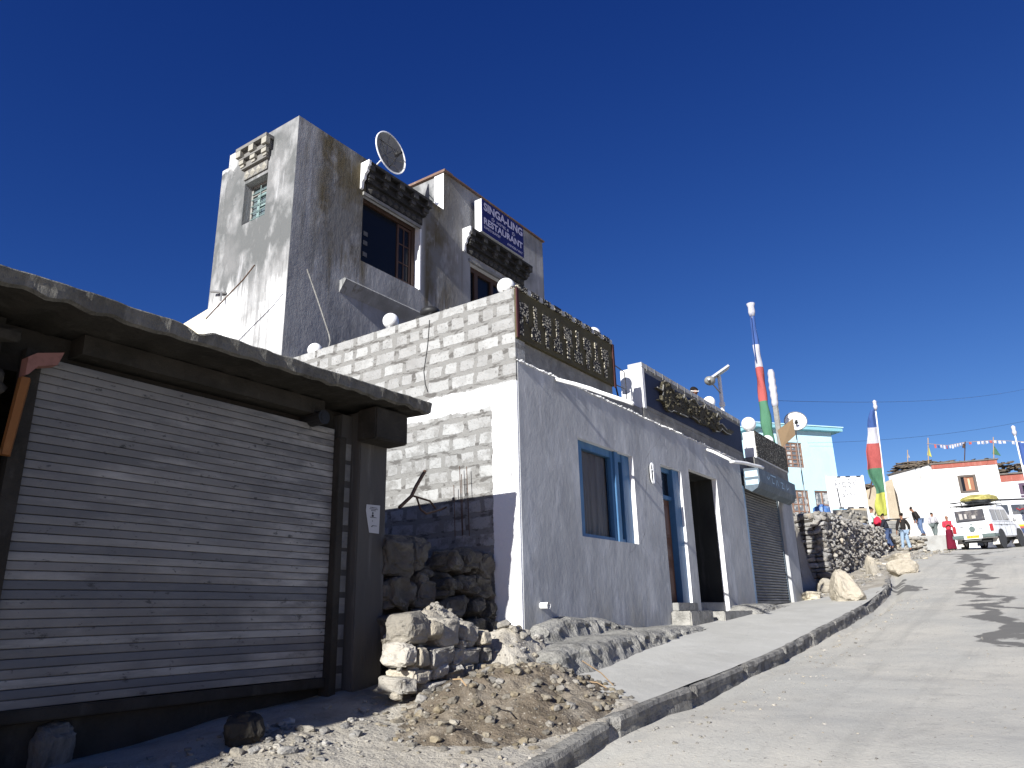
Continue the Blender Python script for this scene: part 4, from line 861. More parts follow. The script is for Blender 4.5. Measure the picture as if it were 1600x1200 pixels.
# stone wall left of the shutter
mb = MB(); mb.box(-8, 1.9, 5.5, 5.9, -1.6, 2.03)
for i in range(150):
    x = R.uniform(.9, 1.92); z = R.uniform(-1, 2.0); mb.stone((x, 5.48, z), (R.uniform(.12, .3), .14, R.uniform(.08, .16)), 2, .3, .7, rz=0)
mb.build('stone_infill', M['darkcem'], gr)
# notice on the post
no = thing('paper_notice', (5.36, 5.415, .5), 'torn grey paper notice pasted on the dark garage post', 'notice')
P4 = [at(573, 788, Y=5.412), at(594, 790, Y=5.412), at(592, 834, Y=5.412), at(577, 832, Y=5.412), at(572, 797, Y=5.412)]
e = MB(); e.prism(P4, (0, .004, 0)); e.build('sheet', M['paper'], no)
cx = (P4[0].x+P4[1].x)/2+.005; zt = P4[1].z
PN = lambda u, w_, d_: (cx+u, 5.411-d_, zt+w_)
ls = []
for (y, a, b) in ((-.03, -.05, .05), (-.045, -.06, .058), (-.06, -.035, .03), (-.128, -.05, .04), (-.21, -.02, .05), (-.22, -.03, -.005)):
    u = a
    while u < b:
        l = R.uniform(.008, .018); ls.append([(u, y), (min(b, u+l), y-.002)]); u += l+.005
strokes_mb(ls, PN, .007, .0008).build('printed_lines', M['ink'], no)
e = MB()
for (u, w_, ra, rb) in ((-.012, -.088, .009, .013), (-.012, -.113, .016, .012), (-.014, -.165, .005, .006)): e.add([PN(u+ra*math.cos(t*.5236), w_+rb*math.sin(t*.5236), .001) for t in range(12)], [tuple(range(12))])
e.build('printed_portrait', M['ink'], no)
# ------------------------------------------------------------------ alley, rubble and stones near the camera
mb = MB()
def bank(u, v):
    x = 5.52+u*1.9; y = 5.55+v*5
    z = .25+.95*sm(0, .35, v)+.25*u*0-.35*u*(1-v)+nz(x, y, 1.5, 61)*.12+nz(x, y, 5, 62)*.05
    return (x, y, z)
mb.grid(40, 50, bank)
for i in range(140):
    u, v = R.random(), R.random()**1.5*.6; p = bank(u, v); s_ = R.uniform(.03, .12); mb.stone((p[0], p[1], p[2]+s_*.2), (s_*1.3, s_, s_*.7), 1, .3)
tag(mb.build('debris_bank', M['dirt'], smooth=False), 'shaded bank of earth and debris sloping up in the alley', 'earth bank')
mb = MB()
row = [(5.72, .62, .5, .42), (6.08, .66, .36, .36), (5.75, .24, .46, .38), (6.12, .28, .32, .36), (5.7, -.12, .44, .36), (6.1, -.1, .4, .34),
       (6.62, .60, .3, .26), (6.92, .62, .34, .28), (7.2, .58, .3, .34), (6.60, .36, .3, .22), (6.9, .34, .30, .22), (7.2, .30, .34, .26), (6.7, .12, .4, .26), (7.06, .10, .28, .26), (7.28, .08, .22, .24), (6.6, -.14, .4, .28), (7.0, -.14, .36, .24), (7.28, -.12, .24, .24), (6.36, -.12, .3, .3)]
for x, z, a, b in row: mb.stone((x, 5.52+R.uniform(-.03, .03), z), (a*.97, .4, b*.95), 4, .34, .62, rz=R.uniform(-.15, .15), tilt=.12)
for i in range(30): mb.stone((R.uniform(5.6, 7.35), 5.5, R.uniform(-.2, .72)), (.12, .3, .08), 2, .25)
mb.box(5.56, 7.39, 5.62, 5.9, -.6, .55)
tag(mb.build('retaining_wall', M['shadestone']), 'shaded retaining wall of big rough stones between garage and shop', 'stone wall')
mb = MB()
mb.box(5.62, 6.16, 4.86, 5.4, -.7, -.16)
st_ = [(5.16, -.10, .34, .26), (5.37, -.11, .26, .2), (5.62, -.13, .33, .28), (5.93, -.16, .25, .23), (5.78, -.25, .1, .07), (6.15, -.2, .2, .15),
       (5.06, -.31, .2, .2), (5.23, -.34, .16, .18), (5.47, -.345, .33, .18), (5.86, -.365, .42, .17), (6.15, -.37, .1, .15),
       (5.2, -.49, .26, .13), (5.47, -.47, .22, .13), (5.68, -.53, .24, .11), (5.7, -.45, .12, .06), (5.87, -.47, .17, .1), (5.05, -.55, .2, .14), (5.4, -.6, .3, .12), (5.75, -.63, .3, .1)]
for x, z, a, b in st_: mb.stone((x, 4.74, z), (a*1.04, .36, b*1.05), 4, .17 if b > .19 else .2, .62 if b > .19 else .42, rz=R.uniform(-.08, .08), tilt=.06)
for i in range(12):
    mb.stone((6.2+R.uniform(-.03, .05), R.uniform(4.8, 5.3), R.uniform(-.62, -.2)), (.2, .26, .15), 2, .2, .6)
for i in range(40): mb.stone((R.uniform(4.95, 6.2), 4.68, R.uniform(-.66, -.2)), (R.uniform(.04, .09), .12, R.uniform(.03, .07)), 2, .25)
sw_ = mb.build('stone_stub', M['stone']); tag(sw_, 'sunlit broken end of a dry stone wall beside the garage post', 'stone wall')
e = MB(); e.box(6.02, 6.2, 4.6, 4.82, -.66, -.44, .02); tag(e.build('concrete_block', M['cem']), 'single grey concrete block set under the sunlit wall stub corner', 'block')
# heap above the stub
def heap(cx, cy, base, pk, rx, ry, name, m, lab, cat, nst, seed, smin=.02, smax=.09, skew=0):
    mb = MB()
    def pt(u, v):
        a = u*2*math.pi; r = v
        x = cx+rx*r*math.cos(a)+skew*(1-r)*rx; y = cy+ry*r*math.sin(a)
        f = (1-r)**1.15
        z = base(x, y)-.03+(pk-base(cx, cy))*f*(1+.3*nz(x, y, 2, seed))+nz(x, y, 3, seed+1)*.07*min(1, (1-r)*3)+nz(x, y, 10, seed+2)*.035*min(1, (1-r)*4)
        return (x, y, z)
    mb.grid(72, 26, pt)
    for i in range(nst):
        u, v = R.random(), R.random()**.55; p = pt(u, v); s_ = smin+(smax-smin)*R.random()**3
        mb.cur = 1
        mb.stone((p[0], p[1], p[2]+s_*.12), (s_*R.uniform(.9, 1.5), s_, s_*.75), 2 if s_ > .05 else 1, .36)
    mb.cur = 0
    o = mb.build(name, [m, M['brownstone'] if name == 'dirt_heap' else M['stone']]); tag(o, lab, cat); return o
heap(5.88, 5.02, lambda x, y: min(-.12, -.12-.45*(1-sm(4.62, 4.85, y))-.4*sm(6.0, 6.5, x)-.45*(1-sm(5.1, 5.5, x))), .17, .60, .42, 'rubble_heap', M['dirt'], 'small sunlit heap of gravel on top of the broken stone wall stub', 'rubble heap', 330, 70, .015, .07)
heap(6.62, 4.72, lambda x, y: -.36-.22*(1-sm(4.2, 4.6, y))-.2*(1-sm(6.1, 6.5, x)), -.06, .85, .55, 'rubble_heap', M['dirt'], 'low rubble spill running from the wall stub to the white shop corner', 'rubble heap', 240, 75, .02, .12)
heap(5.65, 3.95, lambda x, y: zgnd(x, y)+.0, -.38, 1.4, .95, 'dirt_heap', M['soil'], 'brown heap of dug earth and stones on the kerb before the pavement', 'dirt heap', 1100, 80, .008, .085)
heap(6.2, 4.0, lambda x, y: max(zgnd(x, y), -.70), -.44, .75, .62, 'dirt_heap', M['soil'], 'gravelly shoulder of the earth heap spilling onto the pavement', 'dirt heap', 600, 88, .01, .085)
for (a, b) in (((903, 1043), (960, 1088)), ((880, 1068), (925, 1090)), ((700, 1075), (720, 1083)), ((905, 1075), (945, 1086))):
    p, q = at(*a, Y=3.75), at(*b, Y=3.55); e = MB(); e.tube([p+V((0, -.05, .06)), (p+q)/2+V((0, -.06, .08)), q+V((0, -.05, .05))], .006, 5); tag(e.build('dry_twig', M['card']), 'pale dry twig lying on the brown earth heap', 'twig', 'dry twigs on the earth heap')
# stones in front of the garage and loose gravel
def boulder(p, size, m, lab, cat='boulder', sub=4, boxy=.7, rz=None, sink=.3, taper=0):
    mb = MB(); mb.stone((p[0], p[1], p[2]+size[2]*(.5-sink)), size, sub, .24, boxy, rz, .15, taper)
    o = mb.build('boulder', m, smooth=False); tag(o, lab, cat, 'loose boulders'); return o
def gp(px, py):
    p = ghit(px, py, 2.5); return (p.x, p.y, p.z)
boulder(gp(378, 1160), (.34, .26, .25), M['darkcem'], 'dark rounded boulder in the shade under the wide garage shutter', sink=.15)
boulder(gp(75, 1196), (.24, .2, .25), M['slab'], 'squarish grey stone in the shade below the orange jamb of the garage', boxy=.5, sink=.1)
boulder((2.02, 4.75, gz(2.02, 4.75)), (.26, .25, .26), M['darkcem'], 'dark stone behind the squarish one at the garage foot', sink=.2)
def gp2(px, py):
    p = ghit(px, py, 12); return (p.x, p.y, p.z)
gv = MB()
def scatter(n, x0, x1, y0, y1, s0, s1, dens=None, sub=1):
    k = 0
    for _ in range(n*12):
        if k >= n: break
        x, y = R.uniform(x0, x1), R.uniform(y0, y1)
        if abs(y-YK(x)) < .08: continue
        if dens and R.random() > dens(x, y): continue
        s_ = s0+(s1-s0)*R.random()**4
        gv.stone((x, y, gz(x, y)+s_*.12), (s_*R.uniform(.9, 1.6), s_*R.uniform(.8, 1.2), s_*.65), sub if s_ < .05 else 2, .3); k += 1
scatter(900, 1.8, 5.6, 3.0, 5.2, .008, .06, lambda x, y: .25+.75*(nz(x, y, 1.4, 91) > .05))
scatter(260, 2.2, 5.0, 4.2, 5.0, .02, .10, lambda x, y: 1 if nz(x, y, 1.1, 92) > .1 else .15)
scatter(700, 2.5, 13, -1.5, 2.85, .006, .028, lambda x, y: .15+.85*(nz(x, y, .8, 93) > .1))
scatter(420, 3, 20, 2.2, 2.95, .008, .05)
scatter(260, 20.5, 25.5, 3.9, 5.3, .03, .2, lambda x, y: .8)
scatter(240, 26, 38, 3.4, 5.4, .03, .22)
scatter(160, 36, 42, 3.0, 6.0, .03, .2)
tag(gv.build('loose_gravel', M['stone']), 'scattered loose gravel and pebbles along road and verge', 'gravel', kind='stuff')
boulder(gp2(1322, 938), (1.35, .9, .9), M['pale'], 'large pale pointed boulder lying on the pavement end beside the gutter', sink=.25, taper=.65, boxy=.85)
boulder(gp2(1290, 926), (.8, .5, .5), M['stone'], 'low flat grey boulder between the stone wall foot and the pale pointed one', sink=.35)
boulder(gp2(1412, 896), (.85, .6, .6), M['pale'], 'cream rounded boulder sitting at the edge of the road', sink=.25)
boulder(gp2(1364, 898), (.55, .4, .8), M['stone'], 'upright pointed grey boulder leaning against the dry stone wall', sink=.25, taper=.5)
boulder(gp2(1402, 878), (1.5, .6, .55), M['stone'], 'long low slab of rock at the far end of the stone wall', sink=.4)
boulder(gp2(1268, 936), (.9, .5, .25), M['stone'], 'thin flat stone slab at the wall foot next to the shop end', sink=.3, boxy=.5)
# ------------------------------------------------------------------ dry stone wall past the shop
mb = MB()
xs0, xe = 23.7, 35.3
def wt(x): return np.interp(x, [23.7, 25, 29, 33, 36.2], [2.70, 2.78, 2.86, 2.98, 3.1])
def wb(x): return gz(x, 5.1)-.15
def wy(x): return 5.15+.05*math.sin(x*.9)
mb.cur = 1
for i in range(60):
    x0 = xs0+.5+(xe-xs0-.5)*i/60; x1 = xs0+.5+(xe-xs0-.5)*(i+1)/60
    mb.hexa([(x0, wy(x0)+.16, wb(x0)), (x1, wy(x1)+.16, wb(x1)), (x1, 6.2, wb(x1)), (x0, 6.2, wb(x0)), (x0, wy(x0)+.3, wt(x0)-.12), (x1, wy(x1)+.3, wt(x1)-.12), (x1, 6.2, wt(x1)-.12), (x0, 6.2, wt(x0)-.12)])
mb.cur = 0
x = xs0+.35
while x < xe:
    z = wb(x); top = wt(x)
    while z < top:
        h = R.uniform(.08, .19); a = R.uniform(.10, .26)
        if R.random() > .12: mb.stone((x+R.uniform(-.1, .1), wy(x)+.12*(z-wb(x))/2+.09*nz(x, z, .8, 40)+R.uniform(-.05, .09), z+h/2), (a, .30, h*1.02), 2, .34, .8, rz=R.uniform(-.5, .5), tilt=.6)
        z += h*.93
    x += R.uniform(.12, .18)
for i in range(240):
    x = R.uniform(xs0+.3, xe); s_ = R.uniform(.12, .3); mb.stone((x, R.uniform(wy(x)+.1, 6.1), wt(x)-.06+R.uniform(-.03, .1)), (s_*1.4, s_, s_*.8), 2, .25)
# flat quoins of the near end
z = wb(xs0)-.1
while z < 2.72:
    h = R.uniform(.12, .2); t_ = (z-.2)/2.6
    for y in (5.28, 5.62, 5.95): mb.stone((xs0+.1+t_*.75+R.uniform(-.05, .05), y+R.uniform(-.03, .03), z+h/2), (.55, R.uniform(.36, .46), h*1.05), 2, .14, .5, rz=R.uniform(-.1, .1), tilt=.08)
    z += h*.96
tag(mb.build('dry_stone_wall', [M['greystone'], M['gap']]), 'long dry stone wall of small grey rubble climbing beside the road', 'stone wall')
mb = MB(); z = .1
while z < 2.75:
    h = R.uniform(.12, .2); x = 20.3
    while x < 24.6:
        a = R.uniform(.25, .5); mb.stone((x+a/2, 6.25+R.uniform(-.03, .03), z+h/2), (a*1.05, .35, h*1.05), 2, .16, .55, rz=R.uniform(-.1, .1), tilt=.1); x += a
    z += h*.95
mb.box(20.2, 24.6, 6.35, 6.7, -.2, 2.6)
for i in range(60): s_ = R.uniform(.15, .34); mb.stone((R.uniform(20.2, 24.8), R.uniform(6.1, 6.6), 2.78+R.uniform(-.06, .12)), (s_*1.4, s_, s_*.8), 2, .25)
tag(mb.build('dry_stone_wall', M['greystone']), 'shaded recessed piece of dry stone wall next to the shop end pillar', 'stone wall')
e = MB(); l = [V((q, 5.42+.08*math.sin(q*1.3), float(wt(q))+.15)) for q in np.linspace(25.4, 33.5, 22)]; e.tube(l, .035, 8)
tag(e.build('water_hose', mat('pale_blue_hose', (.42, .52, .66), rough=.5)), 'pale blue water hose lying along the top of the long stone wall', 'hose')
bc = V((27.6, 5.87, float(wt(27.6))+.36)); e = MB(); e.tube([bc-V((0, 0, .44)), bc-V((0, 0, .40)), bc-V((0, 0, .12)), bc-V((0, 0, .10)), bc+V((0, 0, .15)), bc+V((0, 0, .2))], [.24, .28, .28, .30, .28, .2], 16); e.tube([bc+V((0, 0, .2)), bc+V((0, 0, .26))], .1, 10)
tag(e.build('water_barrel', mat('blue_plastic', (.06, .14, .34), [((.3, .36, .45), (6, 6, 6), .52, .66, .7, 1)], rough=.5)), 'small blue plastic barrel standing on top of the long stone wall', 'barrel')
# ------------------------------------------------------------------ bent rods in the alley
e = MB(); e.tube([at(624, 793, Y=5.9), at(643, 775, Y=5.9), at(650, 760, Y=5.95), at(664, 736, Y=6.0)], .022, 8)
rt = thing('bent_iron_frame', at(624, 793, Y=5.9), 'rusty bent iron rod frame leaning in the alley above the debris', 'scrap iron'); e.build('bent_rod', M['rust'], rt)
e = MB(); e.tube([at(646, 775, Y=5.9), at(672, 783, Y=6.0), at(680, 794, Y=6.0)], .012, 6); e.tube([at(651, 777, Y=5.9), at(657, 796, Y=5.9), at(666, 803, Y=5.9), at(690, 796, Y=6.1), at(718, 782, Y=6.3)], .012, 6); e.build('thin_rod', M['rust'], rt)
for (a, b, lab) in (((718, 728), (722, 775), 'tallest thin reinforcing bar standing against the block wall'), ((729, 729), (733, 774), 'slightly thinner reinforcing bar of the group nearest the white corner strip'), ((721, 741), (723, 773), 'middle shorter reinforcing bar close beside the tall one'), ((709, 758), (711, 776), 'shortest pair of reinforcing bar stubs just above the shadow line')):
    e = MB(); e.tube([at(*a, X=7.3), at(*b, X=7.3)-V((0, 0, .5))], .0055, 5); tag(e.build('rebar', M['rust']), lab, 'rebar', 'reinforcing bars against the block wall')

# ------------------------------------------------------------------ solar street lamp, poles, prayer flags
tp = at(1123.5, 588, Y=6.6); b0 = tp
sl = thing('solar_street_lamp', (b0.x, 6.6, 3.28), 'solar street lamp with tilted panel standing on the shop roof', 'street lamp')
e = MB(); e.tube([(b0.x, 6.6, 3.28), (b0.x, 6.6, tp.z)], .055, 10); e.tube([(b0.x, 6.6, tp.z-.9), (b0.x, 6.6, tp.z-.8)], .085, 10); e.build('pole', M['whitepaint'], sl)
a, b = at(1107, 597, Y=6.6), at(1139, 574, Y=6.6); n_ = V((.90, .34, .16)).normalized(); dv = (b-a).normalized(); up_ = dv.cross(n_).normalized(); up_ = up_ if up_.z > 0 else -up_
e = MB(); w_ = .36; e.hexa([a-n_*w_-up_*.0, b-n_*w_, b+n_*w_, a+n_*w_, a-n_*w_+up_*.06, b-n_*w_+up_*.06, b+n_*w_+up_*.06, a+n_*w_+up_*.06]); e.build('panel', M['whitepaint'], sl)
e = MB(); e.hexa([a-n_*w_*.95-up_*.012, b-n_*w_*.95-up_*.012, b+n_*w_*.95-up_*.012, a+n_*w_*.95-up_*.012, a-n_*w_*.95-up_*.002, b-n_*w_*.95-up_*.002, b+n_*w_*.95-up_*.002, a+n_*w_*.95-up_*.002]); e.build('panel_back', M['steel'], sl)
e = MB(); c = at(1109, 594, Y=6.55); e.sphere(c-V((0, 0, .02)), .19, 2, (1, .8, .7)); e.build('luminaire', M['dish'], sl, smooth=True)
e = MB(); e.tube([at(1112, 598, Y=6.6), at(1128, 617, Y=6.6)], .02, 6); e.build('brace', M['steel'], sl)

def flagpole(base, top, lab, flagrows, w0, w1, right, name='flag_pole', pole_r=.05, finial=True, furl=.0, seed=0, polecol='whitepaint', start=.93, end=.05, tp=1):
    pole_r = .032
    t = thing(name, base, lab, 'flag pole')
    base = V(base); top = V(top)
    e = MB(); e.tube([base-V((0, 0, .3)), top], pole_r, 8); e.build('pole', M[polecol], t)
    ax = (base-top); rt_ = V(right).normalized(); nrm = ax.cross(rt_).normalized()
    mats = [M[q] for q in flagrows]; n = 60; mb = MB(); k = 8
    st_, en = 1-start, 1-end
    def fp(i, j, side):
        v = st_+(en-st_)*i/n; u = j/k
        w = (w0+(w1-w0)*min(1, i/n*2.6))*(1+.06*math.sin(i*.35+seed))*(.9+.3*noise.noise(V((i*.07, seed, 0))))*(1-.45*max(0, i/n-.55)/.45*tp)
        p = top+ax*v+rt_*(w*u*(1-furl))+nrm*(.10*math.sin(u*5+i*.12+seed)*w*2.0*(.3+u)+ (side*.006))
        return p+rt_*(.05*math.sin(i*.22+seed)*u*min(1, i/12))
    for i in range(n):
        mb.cur = min(len(mats)-1, int(i/n*len(mats)))
        for j in range(k): mb.add([fp(i, j, 0), fp(i, j+1, 0), fp(i+1, j+1, 0), fp(i+1, j, 0)], [(0,1,2,3)])
    o = mb.build('flag', mats, t, smooth=True, weld=True)
    s_ = o.modifiers.new('cloth', 'SOLIDIFY'); s_.thickness = .012
    if finial:
        e = MB(); e.tube([top-V((0, 0, .25)), top-V((0, 0, .1)), top, top+V((0, 0, .15)), top+V((0, 0, .22))], [.06, .10, .07, .09, .02], 8); e.build('finial_cloth', M['f_white'], t, smooth=True)
    return t
rightv = RT
# tall wrapped flag behind the shop
tb = at(1196, 690, d=25.5); tp = at(1173.5, 480, d=25.8); tb = V((tp.x+.02, tp.y+.02, gz(tp.x, tp.y)))
t = thing('flag_pole', tb, 'tallest prayer flag pole, cloth wrapped tight round it in blue white red and green', 'flag pole')
e = MB(); e.tube([tb, tp], .05, 8); e.build('pole', M['whitepaint'], t)
mb = MB(); mats = [M['f_blue'], M['f_white'], M['f_red'], M['f_green'], M['f_yellow']]
L_ = tp.z-tb.z
def zpix(py): return at(1180, py, d=25.6).z
zb = [zpix(492), zpix(543), zpix(581), zpix(638), zpix(712), zpix(760)]
for s_ in range(5):
    mb.cur = s_; nn = 14
    for i in range(nn):
        for q in range(12):
            def pt(i_, q_):
                z = zb[s_]+(zb[s_+1]-zb[s_])*i_/nn; g = (zb[0]-z)/(zb[0]-zb[5])
                r = (.075+.13*g)*(1+.14*math.sin(q_*1.57+z*2.2)+.10*math.sin(z*7+q_)); a = q_*math.pi/6
                return (tp.x+.03*math.sin(z*2)+r*math.cos(a)+.05*g, tp.y+r*math.sin(a), z)
            mb.add([pt(i, q), pt(i, q+1), pt(i+1, q+1), pt(i+1, q)], [(0,1,2,3)])
mb.build('flag', mats, t, smooth=True, weld=True)
e = MB(); e.prism([tp+V((-.1, 0, -.25)), tp+V((-.18, 0, -1.2)), tp+V((-.24, 0, -2.0)), tp+V((-.16, 0, -2.1)), tp+V((0, 0, -1.2))], (.03, .03, 0)); e.build('loose_streamer', M['f_blue'], t)
e = MB(); e.tube([tp-V((0, 0, .35)), tp-V((0, 0, .2)), tp, tp+V((0, 0, .12)), tp+V((0, 0, .14))], [.08, .12, .11, .15, .13], 10); e.build('finial_cloth', M['f_white'], t, smooth=True)
# bare pole with furled white cloth
q = at(1204, 580, d=23); qb = V((q.x+.02, q.y, gz(q.x, q.y)))
t = thing('bare_pole', qb, 'weathered wooden pole with white cloth furled round its upper end', 'pole')
e = MB(); e.tube([qb, V((q.x, q.y, q.z-.1))], [.10, .08], 8); e.build('pole', M['cem'], t)
e = MB(); e.tube([V((q.x+.01*math.sin(i), q.y, q.z+.05-i*.12)) for i in range(11)], [.07, .11, .10, .12, .1, .13, .10, .12, .1, .11, .09], 8); e.build('furled_cloth', M['f_white'], t, smooth=True)
# big flag by the low wall
b1 = ghit(1391, 838, 20); dd = 34.5
b1 = at(1391, 815, d=dd); t1 = at(1367, 632, d=dd); b1 = at(1391.5, 838, d=dd)
flagpole(b1, t1, 'tall pole with a broad hanging prayer flag of five colours before the white house', ['f_blue', 'f_blue', 'f_white', 'f_white', 'f_red', 'f_red', 'f_red', 'f_green', 'f_green', 'f_green', 'f_yellow', 'f_yellow', 'f_yellow'], .2, .82, -rightv-V((0, 0, .12)), seed=1.3, start=.965, end=.16)
t2 = at(1584, 672, d=33); b2 = V((t2.x, t2.y, gz(t2.x, t2.y)))
flagpole(b2, t2, 'prayer flag pole before the lower house wing with grey blue and faded red cloth', ['f_blue', 'f_blue', 'f_white', 'f_white', 'f_red', 'f_red'], .35, .95, rightv-V((0, 0, .3)), seed=2.2, start=.9, end=.3, tp=0)
# ------------------------------------------------------------------ overhead wires
def wire(pa, pb, sag, lab, r=.012):
    n = 24; e = MB(); e.tube([V(pa).lerp(V(pb), i/n)-V((0, 0, sag*4*(i/n)*(1-i/n))) for i in range(n+1)], r*.55, 5)
    tag(e.build('overhead_wire', M['black']), lab, 'wire')
wire(at(1215, 626, d=23), at(1640, 598, d=52), .5, 'uppermost overhead wire running from the bare pole across the sky', .011)
wire(at(1262, 692, d=44), at(1640, 650, d=50), .4, 'lower overhead wire running from the cyan house behind the flags', .014)

# ------------------------------------------------------------------ far houses
def frame(o, u):   # local frame: u along the front to the right, v into depth
    u = V((u[0], u[1], 0)).normalized(); v = V((-u.y, u.x, 0))
    return Matrix(((u.x, v.x, 0, o[0]), (u.y, v.y, 0, o[1]), (0, 0, 1, o[2]), (0, 0, 0, 1)))
# cyan house
a, b = at(1150, 800, d=41), at(1312, 790, d=45)
c0 = at(1298, 676, d=45)
T = frame((c0.x, c0.y, 0), (RT.x*.90+FW.x*.30, RT.y*.90+FW.y*.30))
def onf(T, px, py, off=0):  # local u,z of a photo pixel on the front plane of frame T
    Ti = T.inverted(); o = Ti @ V((0, 0, 0)); dr_ = (Ti.to_3x3() @ ray(px, py)); k = (off-o.y)/dr_.y; p = o+dr_*k; return p.x, p.z
ztop = c0.z; zg = gz(c0.x, c0.y)-1.5
ch = thing('cyan_house', (c0.x, c0.y, zg), 'pale cyan two storey house with brown lattice windows', 'house')
mb = MB(); mb.T = T
wA = [onf(T, 1200, 690), onf(T, 1226, 692), onf(T, 1250, 690), onf(T, 1256, 732)]
u1, zt1 = onf(T, 1252, 692); _, zb1 = onf(T, 1255, 731)
u2, zt2 = onf(T, 1258, 766); ub, zt3 = onf(T, 1272, 765); _, zb2 = onf(T, 1262, 810); uc, _ = onf(T, 1296, 780)
us = sorted([-5.2, u1-1.5, u1, u2-1.4, u2, ub, ub+1.05, 0]); 
us = [-5.2, u1-1.5, u1, ub, min(-.15, ub+1.1), 0]; zs = [zg-2, zb2, zt2, zb1, zt1, ztop]
mb.wall(us, zs, {(1, 3), (1, 1), (3, 1)}, lambda u, z, d_: (u, d_, z), .2)
mb.box(-.2, 0, .201, 7, zg-2, ztop); mb.box(-5.2, -5, .201, 7, zg-2, ztop); mb.box(-5, -.2, 6.8, 7, zg-2, ztop)
mb.build('wall', M['cyan'], ch)
mb = MB(); mb.T = T; mb.box(-5.8, .55, -.4, 7.4, ztop+.002, ztop+.22); mb.build('roof', M['teal'], ch)
mb = MB(); mb.T = T; mb.box(-5.85, .6, -.45, 7.45, ztop+.221, ztop+.28); mb.build('roof_edge', M['cyan'], ch)
lt = mat('lattice_wood', (.21, .125, .09), [((.30, .21, .17), (5, 5, 5), .5, .7, .6, 1)], rough=.7); lg = mat('grey_lattice_glass', (.12, .13, .14), [((.5, .5, .48), (2.2, 2.2, 2.2), .52, .58, .8, 1)], rough=.3, spec=.5)
def latt(u0_, u1_, z0_, z1_, nx_, nz_):
    m_ = MB(); m_.T = T
    m_.box(u0_, u0_+.07, .05, .15, z0_, z1_); m_.box(u1_-.07, u1_, .05, .15, z0_, z1_); m_.box(u0_+.07, u1_-.07, .05, .15, z1_-.07, z1_); m_.box(u0_+.07, u1_-.07, .05, .15, z0_, z0_+.07)
    for i in range(1, nx_): q = u0_+(u1_-u0_)*i/nx_; m_.box(q-.035, q+.035, .06, .14, z0_+.07, z1_-.07)
    for j in range(1, nz_): q = z0_+(z1_-z0_)*j/nz_; m_.box(u0_+.07, u1_-.07, .065, .135, q-.03, q+.03)
    o = m_.build('window', lt, ch); g = MB(); g.T = T; g.box(u0_+.05, u1_-.05, .105, .115, z0_+.05, z1_-.05); g.build('pane', lg, o)
latt(us[1], us[2], zb1, zt1, 4, 6); latt(us[1], us[2], zb2, zt2, 4, 4); latt(us[3], us[4], zb2, zt2, 2, 2)
e = MB(); e.tube([T @ V((-1.6, .5, ztop+.28)), T @ V((-1.6, .5, ztop+.9))], .05, 6); e.build('roof_finial', M['f_white'], ch)

# mud house behind the sign
c1 = at(1349, 800, d=46)
T = frame((c1.x, c1.y, 0), (RT.x*.85-FW.x*.45, RT.y*.85-FW.y*.45)); z1_ = at(1384, 752, d=46).z; zg = gz(c1.x, c1.y)-1.5
mh = thing('mud_house', (c1.x, c1.y, zg), 'tan mud walled house tucked between the white sign and the big flag', 'house')
mb = MB(); mb.T = T; mb.hexa([(-1, 0, zg), (2.0, 0, zg), (2.0, 5, zg), (-1, 5, zg), (-.9, .1, z1_-.9), (1.92, .1, z1_+.1), (1.92, 4.8, z1_+.1), (-.9, 4.8, z1_-.9)]); mb.build('wall', M['mud'], mh)
mb = MB(); mb.T = T
for i in range(70): mb.stone((R.uniform(-1.4, .8), R.uniform(1, 4), z1_+R.uniform(-.9, .15)), (.9, .5, .16), 1, .3)
mb.build('roof', M['thatch'], mh)
e = MB(); e.tube([at(1362, 752, d=44.5), at(1360, 770, d=44.5), at(1358, 780, d=44.5)], .04, 5); e.build('leaning_stick', M['darkwood'], mh)

# white house
c2 = at(1455, 726, d=43.5); e2 = at(1556, 718, d=42.4); e3 = at(1388, 743, d=48)
zt = c2.z; zg = gz(c2.x, c2.y)-1.2
wh = thing('white_house', (c2.x, c2.y, zg), 'whitewashed village house with red ochre eaves band and brushwood roof', 'house')
F2 = V((c2.x, c2.y, 0)); U = V((e2.x-c2.x, e2.y-c2.y, 0)); Lh = U.length; T = frame(F2, U)
Lv = V((e3.x-c2.x, e3.y-c2.y, 0)); Ti = T.inverted(); e3l = Ti @ V((e3.x, e3.y, 0))
wl_ = mat('streaked_whitewash', (.74, .74, .735), [((.60, .585, .55), (2.5, 2.5, .5), .52, .66, .5, 1), ((.36, .325, .27), (3.2, 3.2, .45), .60, .67, .6, 2)], bumps=(((5, 5, 5), .02, 5),), spec=.1)
mb = MB(); mb.T = T
wu0, wz1 = onf(T, 1496, 743); wu1, wz0 = onf(T, 1529, 769)
mb.wall([0, wu0, wu1, Lh], [zg, wz0, wz1, zt-.28], {(1, 1)}, lambda u, z, d_: (u, d_, z), .3)
z3 = zt
A0, A1 = V((0, .301, 0)), V((e3l.x, e3l.y, 0))
mb.add([(0, .301, zg), (0, 0, zg), (e3l.x, e3l.y, zg), (e3l.x+.3, e3l.y+.1, zg), (0, .301, zt-.0), (0, .0, zt-.0), (e3l.x, e3l.y, e3.z), (e3l.x+.3, e3l.y+.1, e3.z)], [(1,2,6,5), (0,4,7,3), (4,5,6,7), (2,3,7,6)])
mb.box(Lh-.3, Lh, .301, 6, zg, zt-.1); mb.box(.0, Lh, 6, 6.3, zg, zt-.1)
mb.build('wall', wl_, wh)
mb = MB(); mb.T = T; mb.box(-.02, Lh+.02, -.05, .3, zt-.279, zt-.02); mb.build('eaves_band', M['redband'], wh)
